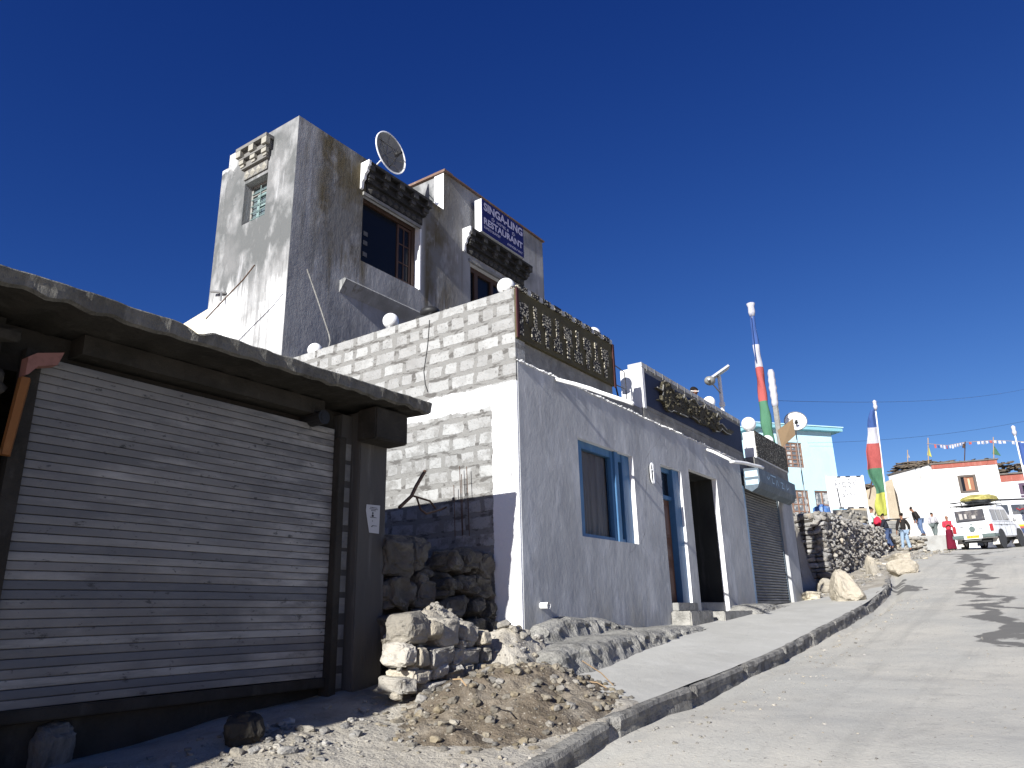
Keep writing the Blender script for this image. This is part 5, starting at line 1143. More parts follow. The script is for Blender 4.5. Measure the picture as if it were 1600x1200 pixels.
mb = MB(); mb.T = T; mb.box(-.1, Lh+.1, -.12, 6.3, zt-.018, zt+.05); mb.prism([(0, 0, zt-.015), (e3l.x-.1, e3l.y, e3.z+.01), (e3l.x-.1, e3l.y, e3.z+.08), (0, 0, zt+.06)], (.4, .3, 0)); mb.build('roof_slab', M['slat'], wh)
mb = MB(); mb.T = T
for i in range(420):
    w_ = R.random(); p = V((e3l.x*w_*.9, e3l.y*w_, 0)); q = R.uniform(0, 3.2)
    top = zt+(e3.z-zt)*w_; x_ = p.x+q*.9; mb.stone((x_, p.y+.3+q*.4, top+.08+R.uniform(0, .62)*math.exp(-((w_-.7)/.45)**2)), (R.uniform(.5, 1.1), R.uniform(.15, .3), .10), 1, .35, rz=R.uniform(-.5, .5))
for i in range(140): mb.stone((R.uniform(0, Lh), R.uniform(.5, 3), zt+.06+R.uniform(0, .1)), (R.uniform(.5, 1), .25, .08), 1, .3)
mb.build('brushwood_roof', M['thatch'], wh)
m_ = MB(); m_.T = T; f_ = .12
m_.box(wu0-.02, wu0+f_, -.03, .12, wz0, wz1); m_.box(wu1-f_, wu1+.02, -.03, .12, wz0, wz1); m_.box(wu0+f_, wu1-f_, -.03, .12, wz1-f_, wz1); m_.box(wu0+f_, wu1-f_, -.03, .12, wz0, wz0+f_)
wo = m_.build('window', mat('grey_brown_frame', (.085, .07, .06), rough=.7), wh)
m_ = MB(); m_.T = T; mid = wu0+.42*(wu1-wu0); m_.box(mid-.08, mid+.02, .02, .12, wz0+f_, wz1-f_); m_.box(mid+.021, wu1-f_-.001, .06, .12, wz0+f_, wz1-f_); m_.build('casement', mat('red_brown_shutter', (.24, .11, .065), rough=.7), wo)
m_ = MB(); m_.T = T; m_.box(mid+.1, wu1-.32, .04, .059, wz0+.2, wz1-.22); m_.build('curtain_panel', mat('cream_panel', (.55, .42, .25), rough=.8), wo)
m_ = MB(); m_.T = T; m_.box(wu0+f_, mid-.081, .08, .1, wz0+f_, wz1-f_); m_.build('pane', M['glass'], wo)
# lower wing to the right
zw = onf(T, 1575, 741, .6)[1]
mb = MB(); mb.T = T; ww0, wzt = onf(T, 1592, 755, .6)
mb.wall([Lh+.02, ww0, ww0+1.3, Lh+9], [zg-.4, zw-2.0, wzt, zw-.42], {(1, 1)}, lambda u, z, d_: (u, .6+d_, z), .3); mb.box(Lh+8.7, Lh+9, .901, 6, zg-.4, zw-.45)
mb.build('wing_wall', wl_, wh)
mb = MB(); mb.T = T; mb.box(Lh+.02, Lh+9, .56, .9, zw-.419, zw-.02); mb.build('eaves_band', M['redband'], wh)
mb = MB(); mb.T = T; mb.box(Lh+.02, Lh+9.1, .45, 6, zw-.018, zw+.06); mb.build('roof_slab', M['slat'], wh)
mb = MB(); mb.T = T
for i in range(330): mb.stone((R.uniform(Lh+.1, Lh+8), R.uniform(.6, 3.4), zw+.08+R.uniform(0, .75)), (R.uniform(.4, .9), R.uniform(.15, .3), .1), 1, .35)
mb.build('brushwood_roof', M['thatch'], wh)
m_ = MB(); m_.T = T; m_.box(ww0-.05, ww0+.12, .55, .75, zw-2.0, wzt); m_.box(ww0+1.1, ww0+1.35, .55, .75, zw-2, wzt); m_.box(ww0+.121, ww0+1.099, .55, .75, wzt-.15, wzt); wo = m_.build('window', mat('purple_brown_frame', (.07, .045, .075), rough=.7), wh)
m_ = MB(); m_.T = T; m_.box(ww0+.12, ww0+1.1, .68, .7, zw-2.0, wzt-.15); m_.build('pane', M['glass'], wo)
# roof flags and the string between them
def pennant(px, y0, y1, dx, col, lab, d_=39):
    d_ += 5.6
    a, b = at(px, y1, d=d_), at(px+1, y0, d=d_); t = thing('roof_flag', a, lab, 'roof flag')
    e = MB(); e.tube([a-V((0, 0, .35)), b], .025, 5); e.build('stick', M['card'], t)
    c, d2 = at(px+dx, y1-2, d=d_), at(px+2, y0+(y1-y0)*.42, d=d_); m_ = MB(); m_.prism([d2, a.lerp(b, .15), c], (.02, .02, 0)); m_.build('pennant', M[col], t)
pennant(1417, 703, 717, 5, 'f_white', 'tiny pale flag on the left slope of the brushwood roof', 41)
pennant(1449, 684, 716, 7, 'f_yellow', 'cream pennant on a stick above the white house front corner', 38.5)
pennant(1551, 683, 714, 13, 'f_green', 'pale green pennant leaning on the roof near the lower wing', 38)
t = thing('tall_stick', at(1507, 716, d=43.6), 'dark rag-wrapped stick in the middle of the flag string', 'roof stick'); e = MB(); e.tube([at(1507, 720, d=43.6), at(1508, 690, d=43.6)], .03, 5); e.tube([at(1506, 700, d=43.6), at(1506, 693, d=43.6)], .08, 6); e.build('stick', M['darkwood'], t)
fs = thing('prayer_flag_string', at(1450, 695, d=38), 'string of tiny faded prayer flags sagging above the white house roof', 'prayer flags')
sp = [at(1448, 693, d=44), at(1480, 696, d=43.8), at(1508, 691, d=43.6), at(1552, 688, d=43.4), at(1600, 690, d=43), at(1660, 682, d=42.6)]
e = MB(); e.tube(sp, .012, 4); e.build('cord', M['card'], fs)
for i in range(34):
    w_ = (i+.5)/34*(len(sp)-1); k = int(w_); p = sp[k].lerp(sp[k+1], w_-k); q = sp[k].lerp(sp[k+1], min(1, w_-k+.09))
    if R.random() < .15: continue
    h = R.uniform(.12, .24); m_ = MB(); m_.prism([p, q, q-V((R.uniform(-.08, .08), 0, h)), p-V((R.uniform(-.08, .08), 0, h))], (.012, .012, 0)); m_.build('flag', M[R.choice(['f_white', 'f_white', 'f_white', 'f_blue', 'f_red'])], fs)
# white sign board with painted script
sd = 30.5
A, B, C_, D = at(1292, 747, d=sd), at(1346, 744, d=sd), at(1347, 792, d=sd), at(1293, 795, d=sd)
U = (B-A); T = frame((A.x, A.y, 0), (U.x, U.y)); Ls = V((U.x, U.y, 0)).length; zt, zb_ = A.z, D.z
sb = thing('notice_board', (A.x, A.y, zb_-.6), 'white notice board with black script standing on two posts', 'sign')
m_ = MB(); m_.T = T; m_.box(0, Ls, -.02, .02, zb_, zt); m_.build('board', M['whitepaint'], sb)
m_ = MB(); m_.T = T
for u in (-.06, Ls+.0): m_.box(u, u+.06, -.035, .03, zb_-1.6, zt+.08)
m_.build_each('post', M['whitepaint'], sb); m_ = MB(); m_.T = T
m_.box(0, Ls, -.03, .03, zt, zt+.05); m_.box(0, Ls, -.03, .03, zb_-.06, zb_); m_.build_each('rail', M['whitepaint'], sb)
m_ = MB(); m_.T = T
for u0_, u1_ in ((.4, .55), (.75, .95), (1.2, 1.38)): m_.box(u0_, u1_, -.034, -.03, zt, zt+.05); m_.box(u0_-.1, u1_-.05, -.034, -.03, zb_-.06, zb_)
m_.build_each('chipped_paint', M['ink'], sb)
sc_ = Ls/1120*1.31; 
def PB(u, w_, d_): return T @ V(((u-120)/850*Ls, -.021-d_, zt-(w_-200)/700*(zt-zb_)))
gl_ = [[(290, 325), (330, 325)], [(275, 385), (300, 345), (345, 375), (385, 425)], [(275, 385), (310, 400)], [(390, 325), (425, 325)], [(405, 325), (400, 375)], [(550, 312), (475, 318), (465, 350), (480, 375), (525, 375)], [(470, 410), (535, 405), (535, 455)], [(480, 440), (500, 430)], [(610, 312), (700, 308)], [(620, 330), (680, 350), (675, 395)], [(610, 260), (640, 240), (655, 262)], [(625, 400), (650, 395), (625, 425), (685, 455)], [(770, 310), (740, 330), (750, 360), (800, 392)], [(770, 215), (810, 290)], [(300, 270), (340, 262)], [(400, 262), (430, 250)], [(525, 480), (515, 545)], [(430, 600), (470, 600), (480, 655), (430, 640)], [(510, 590), (560, 590), (545, 620)], [(600, 585), (650, 585), (640, 625), (600, 615)], [(705, 615), (750, 612)], [(215, 645), (240, 630), (310, 630)]]
strokes_mb(gl_, PB, 17, .002).build('tibetan_script', M['ink'], sb)
for txt, rc in (('CEKUNGACLUBEN', (280, 865, 748, 705)), ('CIRAC', (280, 545, 830, 785))): text_mb(txt, rc, lambda u, w_, d_: PB(u, w_, .002), .0, .002).build('lettering', M['ink'], sb)
strokes_mb([[(318, 430), (330, 520), (335, 650), (338, 780), (350, 900)]], PB, 30, .003).build('paint_drip', M['ink'], sb)

# low rubble wall below the board
mb = MB(); a, b = at(1286, 812, d=33.5), at(1356, 812, d=35)
mb.prism([a-V((0, 0, 1)), b-V((0, 0, 1)), at(1356, 798, d=35), at(1325, 796, d=34.3), at(1300, 797, d=33.8), at(1286, 800, d=33.5)], (.35, .25, 0))
for i in range(110):
    w_ = R.random(); p = a.lerp(b, w_); mb.stone((p.x+R.uniform(-.12, .05), p.y+R.uniform(-.1, .1), p.z+R.uniform(-.6, .42)), (R.uniform(.12, .34), .2, R.uniform(.1, .2)), 2, .25)
tag(mb.build('rubble_wall', M['stone']), 'low tan rubble wall under the white notice board', 'stone wall')
# block pier, low wall, plinth
d_ = 33.6; a, b = at(1388, 840, d=d_), at(1412, 812, d=d_)
bp = MB(); T = frame((a.x, a.y, 0), RT); bp.T = T; wz = b.z; hb = gz(a.x, a.y)-.2
z = hb
while z < wz: bp.box(R.uniform(-.02, .02), .86+R.uniform(-.03, .03), R.uniform(-.02, .02), .6, z, min(wz, z+.19), .02); z += .195
tag(bp.build('block_pier', M['cem']), 'grey pier of stacked concrete blocks between the two men in dark jackets', 'pier')
e = MB(); e.T = T; e.grid(14, 8, lambda u, v: (-.1+u*1.3, -.1+v*.8, wz+.04+.06*math.sin(u*7)*math.sin(v*5)+.08*u)); o = e.build('white_sheet', M['f_white'], smooth=True); tag(o, 'crumpled white sheet thrown over the grey block pier', 'sheet')
mb = MB(); a, b = at(1394, 858, d=33), at(1446, 862, d=33)
for i in range(150):
    w_ = R.random(); p = a.lerp(b, w_); h = gz(p.x, p.y); q = R.uniform(0, .62); mb.stone((p.x+R.uniform(-.1, .3), p.y+R.uniform(-.05, .4), h+q), (R.uniform(.18, .42), .35, R.uniform(.1, .2)), 2, .2, .6)
tag(mb.build('low_stone_wall', M['stone']), 'low tumbled stone wall behind the man in the leather jacket', 'stone wall')
pa = at(1439, 857, d=34.2); T = frame((pa.x, pa.y, 0), (RT.x-.15*FW.x, RT.y-.15*FW.y)); dp_ = (pa.dot(FW)); ptz = at(1439, 837, d=dp_+.15).z
pb = MB(); pb.T = T; pb.hexa([(0, 0, pa.z-.4), (1.42, 0, pa.z-.4), (1.42, 1.6, pa.z-.4), (0, 1.6, pa.z-.4), (.03, .05, ptz), (1.3, .05, ptz), (1.3, 1.6, ptz), (.03, 1.6, ptz)])
tag(pb.build('plinth', mat('pale_cement_plinth', (.32, .32, .305), [((.25, .245, .23), (2, 2, 2), .45, .65, .8, 1)], bumps=(((14, 14, 14), .01, 5),))), 'pale cement plinth under the bending man', 'plinth')
PLZ = ptz; PLD = dp_
# ------------------------------------------------------------------ vehicles
def wheel(mbT, parent, u, v, r=.36, w=.2):
    m_ = MB(); m_.T = mbT; pr = [(-w/2, r-.05), (-w/2+.02, r-.01), (-w/4, r), (w/4, r), (w/2-.02, r-.01), (w/2, r-.05), (w/2, r-.14), (-w/2, r-.14)]
    n = 24; m_.add([(u+a, v+b*math.cos(2*math.pi*k/n), r+b*math.sin(2*math.pi*k/n)) for k in range(n) for a, b in pr], [(k*8+i, k*8+(i+1) % 8, ((k+1) % n)*8+(i+1) % 8, ((k+1) % n)*8+i) for k in range(n) for i in range(8)])
    o = m_.build('wheel', M['tyre'], parent, smooth=True)
    m_ = MB(); m_.T = mbT; m_.tube([(u-w*.42, v, r), (u+w*.42, v, r)], r-.13, 18); m_.tube([(u-w*.52, v, r), (u+w*.52, v, r)], .08, 10); m_.build('rim', M['rim'], o)
def lofted(secs):
    "secs: list of (v, [(u,z),...]) rings"
    m_ = MB(); n = len(secs[0][1])
    m_.add([(u, v, z) for v, rg in secs for u, z in rg], [(i*n+k, i*n+(k+1) % n, (i+1)*n+(k+1) % n, (i+1)*n+k) for i in range(len(secs)-1) for k in range(n)]+[tuple(range(n)), tuple(range((len(secs)-1)*n, len(secs)*n))])
    return m_
a, b = at(1498.5, 858, d=33.2), at(1556, 858, d=33.2)
c = (a+b)/2; vd = V((c.x, c.y, 0)).normalized(); th = rad(19)
hd = V((vd.x*math.cos(th)+vd.y*math.sin(th), -vd.x*math.sin(th)+vd.y*math.cos(th), 0)); rt = V((hd.y, -hd.x, 0))
T = frame((c.x, c.y, gz(c.x, c.y)), rt)
slope = (gz(c.x+hd.x*3, c.y+hd.y*3)-gz(c.x, c.y))/3
T = T @ Matrix.Rotation(math.atan(slope), 4, 'X')
jp = thing('jeep', (c.x, c.y, gz(c.x, c.y)), 'white boxy off-road jeep parked with its back to the viewer', 'jeep')
def ring(w, zb, zt, wt_, ch=.06):
    m_ = (w+wt_)/2+.006
    return [(-w+ch, zb), (w-ch, zb), (w, zb+ch), (m_, (zb+zt)/2), (wt_, zt-ch), (wt_-ch, zt), (-wt_+ch, zt), (-wt_, zt-ch), (-m_, (zb+zt)/2), (-w, zb+ch)]
m_ = lofted([(.02, ring(.84, .52, 1.14, .82)), (.10, ring(.86, .46, 1.16, .84)), (2.7, ring(.86, .46, 1.14, .84)), (2.8, ring(.86, .46, 1.08, .83)), (3.75, ring(.82, .46, 1.02, .74)), (3.95, ring(.78, .5, .92, .70))])
m2 = lofted([(.0, ring(.83, 1.13, 1.60, .79)), (.06, ring(.83, 1.1, 1.86, .76)), (2.0, ring(.83, 1.1, 1.88, .76)), (2.15, ring(.83, 1.1, 1.84, .75)), (2.80, ring(.82, 1.06, 1.12, .80, .02))])
m_.add(m2.v, m2.f); m_.v = [tuple(T @ V(p)) for p in m_.v]
m_.build('body', M['car'], jp)
def jb(name, m, *bxs, bev=0, parent=None):
    q = MB(); q.T = T
    for x in bxs: q.box(*x, bev) if bev else q.box(*x)
    return q.build(name, m, parent or jp)
gls = mat('smoky_car_glass', (.05, .055, .065), [((.14, .135, .13), (3.5, 3.5, 3.5), .52, .6, .7, 1)], rough=.12, spec=.6)
jb('rear_window', gls, (-.58, .56, -.035, -.012, 1.27, 1.72), bev=.01)
jb('window_seal', M['ink'], (-.61, .59, -.022, -.008, 1.24, 1.75))
for hb_ in ((-.44, -.30, -.0425, -.0355, 1.36, 1.62), (-.22, -.12, -.0425, -.0355, 1.38, 1.60), (.08, .24, -.0425, -.0355, 1.36, 1.5)): jb('headrest', M['seat'], hb_)
q = MB(); q.T = T
for v0, v1, t0 in ((.18, .72, 0), (.84, 1.38, 0), (1.50, 2.02, .25)):
    q.hexa([(.80, v0, 1.22), (.842, v0, 1.22), (.842, v1+t0, 1.22), (.80, v1+t0, 1.22), (.76, v0, 1.70), (.795, v0, 1.70), (.795, v1, 1.70), (.76, v1, 1.70)])
q.build_each('side_window', gls, jp)
q = MB(); q.T = T; q.box(.862, .868, 0.1, 2.75, 1.02, 1.035)
for v in (.78, 1.44, 2.12): q.box(.86, .867, v-.008, v+.008, .55, 1.15)
q.build_each('door_seam', M['steel'], jp)
jb('door_handle', M['black'], (.865, .89, .92, 1.02, 1.0, 1.03), (.865, .89, 1.62, 1.72, 1.0, 1.03))
for s_ in (-1, 1):
    u0_, u1_ = sorted((s_*.70, s_*.84)); jb('tail_light', M['redlens'], (u0_, u1_, -.03, .015, .76, 1.08), bev=.01)
jb('bumper', M['bumper'], (-.88, -.42, -.12, .1, .50, .66), bev=.02)
jb('bumper', M['bumper'], (.36, .88, -.12, .1, .50, .66), (.80, .885, .1, .42, .50, .64), bev=.02)
pl_ = jb('number_plate', M['plate'], (-.28, .24, -.125, -.11, .50, .62), bev=.004)
jb('plate_surround', M['whitepaint'], (-.40, .35, -.108, -.09, .47, .64), parent=jp)
text_mb('HP 41 1702', (-.25, .21, .525, .60), lambda u, w_, d_: T @ V((u, -.1255-d_, w_)), .01, .002).build('lettering', M['ink'], pl_)
jb('tow_bar', M['steel'], (-.40, .30, -.14, -.06, .38, .42), bev=.01)
q = MB(); q.T = T; q.tube([(-.02, -.03, .97), (-.02, .0, .97)], .13, 18); q.build('spare_cover', M['car'], jp)
q = MB(); q.T = T; q.tube([(-.02, -.05, .91), (-.02, -.03, .91)], .12, 16); q.box(-.06, .02, -.05, -.03, 1.07, 1.13); q.build('tailgate_emblem', M['bumper'], jp)
jb('tailgate_trim', M['steel'], (.0, .48, -.03, .01, 1.19, 1.205), (.10, .42, -.03, .01, .905, .915), (-.5, -.38, -.03, .01, 1.03, 1.055), (-.62, .62, -.012, .01, .655, .665))
for u in (-.76, .76):
    for v in (.78, 3.15): wheel(T, jp, u, v)
q = MB(); q.T = T
for v in (.78, 3.15): q.tube([(.62, v, .40), (.872, v, .40)], .44, 20)
q.build_each('wheel_arch', M['black'], jp)
q = MB(); q.T = T
for u in (-.76, .72):
    for v in (.30, 2.70): q.hexa([(u-.14, v, .16), (u+.14, v, .16), (u+.14, v+.012, .16), (u-.14, v+.012, .16), (u-.1, v+.05, .52), (u+.1, v+.05, .52), (u+.1, v+.062, .52), (u-.1, v+.062, .52)])
q.build_each('mud_flap', M['flap'], jp)
jb('chassis', M['black'], (-.6, .6, .15, 3.6, .3, .46), (-.7, .7, .74, .82, .32, .4))
q = MB(); q.T = T; q.sphere((.99, 2.45, 1.22), .1, 2, (.7, .35, 1.1)); q.tube([(.84, 2.5, 1.14), (.96, 2.46, 1.2)], .02, 6); q.build('wing_mirror', M['steel'], jp)
q = MB(); q.T = T
for z in (1.98, 2.14):
    q.tube([(-.72, -.02, z), (.72, -.02, z), (.72, 2.1, z), (-.72, 2.1, z), (-.72, -.02, z)], .02, 5)
for u, v in ((-.72, -.02), (.72, -.02), (-.25, -.02), (.25, -.02), (.72, .7), (.72, 1.4), (.72, 2.1), (-.72, .7), (-.72, 1.4), (-.72, 2.1)): q.tube([(u, v, 1.84), (u, v, 2.14)], .012, 5)
for v in (.1, .5, .9, 1.3, 1.7, 2.0): q.tube([(-.72, v, 1.98), (.72, v, 1.98)], .012, 5)
q.build('roof_rack', M['black'], jp)
def bundle(c_, sz, m, nm, lab, cat):
    q = MB(); bm = bmesh.new(); bmesh.ops.create_icosphere(bm, subdivisions=4, radius=1)
    for vv in bm.verts:
        p = vv.co; k = 1+.10*noise.noise(p*2.2+V((5, 1, 2)))+.05*noise.noise(p*6); vv.co = T @ V((c_[0]+math.copysign(abs(p.x)**.75, p.x)*k*sz[0], c_[1]+math.copysign(abs(p.y)**.75, p.y)*k*sz[1], c_[2]+(p.z if p.z > 0 else p.z*.6)*k*sz[2]))
    q.bm(bm); o = q.build(nm, m, smooth=True); return tag(o, lab, cat)
bundle((.12, 1.3, 2.22), (.64, 1.15, .25), M['tarp'], 'tarpaulin_load', 'yellow tarpaulin load tied on the roof rack of the jeep', 'tarpaulin')
bundle((.22, .75, 2.08), (.48, .66, .12), M['darktarp'], 'dark_bag', 'dark flat bag wedged under the yellow tarpaulin on the jeep', 'bag')
# white van beyond the jeep, standing across
dv = 38.5; a = at(1553, 850, d=dv); vr = RT.copy(); vr.z = 0; vr.normalize(); fwd = (vr*.97-V((FW.x, FW.y, 0)).normalized()*.1).normalized()
rt2 = V((fwd.y, -fwd.x, 0)); g0 = V((a.x, a.y, gz(a.x, a.y)+.15))
T2 = frame((g0.x, g0.y, g0.z), rt2)
vn = thing('white_van', tuple(g0), 'white minibus with striped side standing behind the jeep at the right edge', 'van')
def ringv(w, zb, zt, wt_): return ring(w, zb, zt, wt_, .09)
m_ = lofted([(0, ringv(.86, .5, 2.08, .78)), (.08, ringv(.90, .42, 2.18, .80)), (4.0, ringv(.90, .42, 2.2, .80)), (4.9, ringv(.88, .42, 1.2, .8)), (5.2, ringv(.84, .5, 1.0, .78))])
m_.v = [tuple(T2 @ V(p)) for p in m_.v]; m_.build('body', M['car'], vn)
# the side facing the camera
side = 1 if (T2.to_3x3() @ V((1, 0, 0))).dot(FW) < 0 else -1
def vb(name, m, *bx):
    q = MB(); q.T = T2
    for (u0_, u1_, v0, v1, z0, z1) in bx: q.box(min(side*u0_, side*u1_), max(side*u0_, side*u1_), v0, v1, z0, z1)
    return q.build(name, m, vn)
for wb_ in ((.80, .895, .12, .62, 1.42, 1.92), (.80, .895, .80, 2.1, 1.42, 1.92), (.80, .895, 2.25, 3.6, 1.42, 1.92)): vb('side_window', gls, wb_)
vb('side_stripe', M['plate'], (.89, .921, .1, 4.2, .80, .90)); vb('side_stripe', M['f_red'], (.89, .921, .1, 4.2, .70, .799)); vb('side_stripe', M['dark_jeans'], (.89, .921, .1, 4.2, .42, .699))
pts = [(.9*side, 1.0, 1.72), (.918*side, 1.15, 1.62), (.918*side, 1.3, 1.7), (.918*side, 1.45, 1.6), (.918*side, 1.6, 1.74)]
q = MB(); q.T = T2; q.tube(pts, .03, 6); q.build('window_decal', M['redlens'], vn)
for u in (-.78, .78):
    for v in (.9, 4.1): wheel(T2, vn, u, v, .36)
q = MB(); q.T = T2
for z in (2.26, 2.42): q.tube([(-.7, .3, z), (.7, .3, z), (.7, 3.6, z), (-.7, 3.6, z), (-.7, .3, z)], .018, 5)
for v in (.3, 1.1, 1.9, 2.7, 3.6):
    for u in (-.7, .7): q.tube([(u, v, 2.16), (u, v, 2.42)], .014, 5)
q.build('roof_rack', M['whitepaint'], vn)
vb('roof_trim', M['ink'], (.6, .83, .2, 3.8, 2.185, 2.23))

# ------------------------------------------------------------------ people
def skin(name, verts, edges, m, parent, T, root, lv=2):
    names = list(verts); me = bpy.data.meshes.new(name)
    me.from_pydata([tuple(T @ V(verts[n][0])) for n in names], [(names.index(a), names.index(b)) for a, b in edges], [])
    me.materials.append(m); o = bpy.data.objects.new(name, me); COL.objects.link(o)
    md = o.modifiers.new('skin', 'SKIN'); md.use_smooth_shade = True; md.branch_smoothing = .6
    for i, n in enumerate(names):
        r_ = verts[n][1]; r_ = r_ if isinstance(r_, tuple) else (r_, r_)
        me.skin_vertices[0].data[i].radius = r_; me.skin_vertices[0].data[i].use_root = (n == root)
    s_ = o.modifiers.new('sub', 'SUBSURF'); s_.levels = s_.render_levels = lv
    dg = bpy.context.evaluated_depsgraph_get(); dg.update(); m2_ = bpy.data.meshes.new_from_object(o.evaluated_get(dg)); m2_.name = name
    o.modifiers.clear(); o.data = m2_; bpy.data.meshes.remove(me)
    m2_.polygons.foreach_set('use_smooth', [True]*len(m2_.polygons))
    if parent: o.parent = parent; o.matrix_parent_inverse = WI.get(parent.name, Matrix())
    return o
BASE = dict(pelvis=(0, 0, .95), spine=(0, 0, 1.14), chest=(0, .0, 1.33), neck=(0, .0, 1.49), jaw=(0, .03, 1.57), head=(0, .02, 1.64), crown=(0, .0, 1.71), nose=(0, .115, 1.61))
for s_, k in (('l', -1), ('r', 1)):
    BASE.update({s_+'sh': (k*.17, 0, 1.41), s_+'el': (k*.24, -.03, 1.14), s_+'wr': (k*.25, .05, .91), s_+'palm': (k*.25, .07, .84), s_+'hip': (k*.09, 0, .90), s_+'kn': (k*.10, .03, .50), s_+'an': (k*.10, -.02, .09), s_+'toe': (k*.12, .13, .04), s_+'ear': (k*.085, .0, 1.62)})
RADII = dict(pelvis=(.14, .11), spine=(.13, .10), chest=(.155, .11), neck=.055, jaw=(.058, .07), head=(.078, .095), crown=(.05, .06), nose=.016, sh=.06, el=.042, wr=.03, palm=(.036, .018), hip=.085, kn=.055, an=.04, toe=.035, ear=.016)
def person(p, f, lab, clothes, pose=(), lean=0, scale=1., name='person', hairc='hair', skirt=None, glasses=False, headturn=0, twist=None):
    f = V((f.x, f.y, 0)).normalized(); T = frame(p, (f.y, -f.x)) @ Matrix.Scale(scale, 4)
    J = {k: V(v) for k, v in BASE.items()}
    for k, v in dict(pose).items(): J[k] = V(v)
    if lean:
        Rm = Matrix.Rotation(-lean, 3, 'X'); c_ = J['pelvis']
        for k in J:
            if k[1:] in ('hip', 'kn', 'an', 'toe') or k == 'pelvis': continue
            J[k] = c_+Rm @ (J[k]-c_)
    if headturn:
        Rm = Matrix.Rotation(headturn, 3, 'Z'); c_ = J['neck'].copy()
        for k in ('jaw', 'head', 'crown', 'nose', 'lear', 'rear'): J[k] = c_+Rm @ (J[k]-c_)
    rd = lambda n, e=0: tuple(q+e for q in (RADII[n] if n in RADII else RADII[n[1:]]) ) if isinstance(RADII.get(n, RADII.get(n[1:])), tuple) else (RADII.get(n, RADII.get(n[1:]))+e)
    t = thing(name, tuple(p), lab, 'person')
    vs_ = {k: (J[k], tuple(q*(.74 if clothes[0] and k in ('pelvis', 'spine', 'chest') else 1) for q in rd(k)) if isinstance(rd(k), tuple) else rd(k)*(.85 if clothes[0] and k[1:] in ('sh', 'el', 'hip', 'kn') else 1)) for k in J}
    ed = [('pelvis', 'spine'), ('spine', 'chest'), ('chest', 'neck'), ('neck', 'jaw'), ('jaw', 'head'), ('head', 'crown'), ('head', 'nose'), ('head', 'lear'), ('head', 'rear')]
    for s_ in 'lr':
        ed += [('chest', s_+'sh'), (s_+'sh', s_+'el'), (s_+'el', s_+'wr'), (s_+'wr', s_+'palm'), ('pelvis', s_+'hip'), (s_+'hip', s_+'kn'), (s_+'kn', s_+'an'), (s_+'an', s_+'toe')]
        d_ = (J[s_+'palm']-J[s_+'wr']).normalized(); k = -1 if s_ == 'l' else 1
        side_ = V((0, 1, 0)); side_ = (side_-d_*side_.dot(d_)).normalized(); inn = d_.cross(side_)*(-k)
        for i, (off, ln_) in enumerate(((-.028, .062), (-.010, .078), (.010, .084), (.028, .074))):
            b_ = J[s_+'palm']+d_*.022+side_*off; vs_[f'{s_}f{i}a'] = (b_, .0095); vs_[f'{s_}f{i}b'] = (b_+d_*ln_*.55+inn*.006, .0085); vs_[f'{s_}f{i}c'] = (b_+d_*ln_*.9+inn*.022, .007)
            ed += [(s_+'palm', f'{s_}f{i}a'), (f'{s_}f{i}a', f'{s_}f{i}b'), (f'{s_}f{i}b', f'{s_}f{i}c')]
        b_ = J[s_+'wr']+d_*.03+side_*.04; vs_[s_+'ta'] = (b_, .011); vs_[s_+'tb'] = (b_+d_*.045+side_*.02+inn*.01, .009); ed += [(s_+'wr', s_+'ta'), (s_+'ta', s_+'tb')]
    skin('body', vs_, ed, M['skin'], t, T, 'pelvis')
    top, legs, shoe = clothes
    if top:
        e_ = .028; v2 = {k: (J[k], rd(k, e_)) for k in ('pelvis', 'spine', 'chest')}
        v2['collar'] = (J['chest'].lerp(J['neck'], .75), .075)
        e2_ = [('pelvis', 'spine'), ('spine', 'chest'), ('chest', 'collar')]
        for s_ in 'lr':
            for k in ('sh', 'el'): v2[s_+k] = (J[s_+k], rd(s_+k, e_-.004))
            v2[s_+'cuff'] = (J[s_+'el'].lerp(J[s_+'wr'], .93), .048); e2_ += [('chest', s_+'sh'), (s_+'sh', s_+'el'), (s_+'el', s_+'cuff')]
        skin('jacket', v2, e2_, M[top], t, T, 'pelvis')
    if legs:
        e_ = .022; v2 = {'pelvis': (J['pelvis']+V((0, 0, -.0)), rd('pelvis', .016))}; e2_ = []
        for s_ in 'lr':
            for k in ('hip', 'kn'): v2[s_+k] = (J[s_+k], rd(s_+k, e_))
            v2[s_+'hem'] = (J[s_+'kn'].lerp(J[s_+'an'], .92), .07); e2_ += [('pelvis', s_+'hip'), (s_+'hip', s_+'kn'), (s_+'kn', s_+'hem')]
        skin('trousers', v2, e2_, M[legs], t, T, 'pelvis')
    if shoe:
        for s_ in 'lr':
            d_ = (J[s_+'toe']-J[s_+'an']); v2 = {'a': (J[s_+'an']+V((0, -.02, -.02)), .05), 'b': (J[s_+'an'].lerp(J[s_+'toe'], .55), .048), 'c': (J[s_+'toe'], .038)}
            skin('shoe', v2, [('a', 'b'), ('b', 'c')], M[shoe], t, T, 'a')
    if hairc:
        back = (J['head']-J['nose']); back.normalize(); up_ = (J['crown']-J['jaw']).normalized()
        m_ = MB(); bm = bmesh.new(); bmesh.ops.create_icosphere(bm, subdivisions=3, radius=1)
        ax = up_.cross(back).normalized()
        for q in bm.verts:
            n_ = 1+.07*noise.noise(q.co*4)
            q.co = T @ (J['head']+up_*.028+back*.018+(ax*q.co.x*.088+back*q.co.y*.098+up_*q.co.z*.085)*n_)
        fc = T @ (J['head']-back*.08-up_*.06); 
        bmesh.ops.delete(bm, geom=[q for q in bm.verts if (q.co-fc).length < .098*scale], context='VERTS')
        m_.bm(bm); m_.build('hair', M[hairc], t, smooth=True)
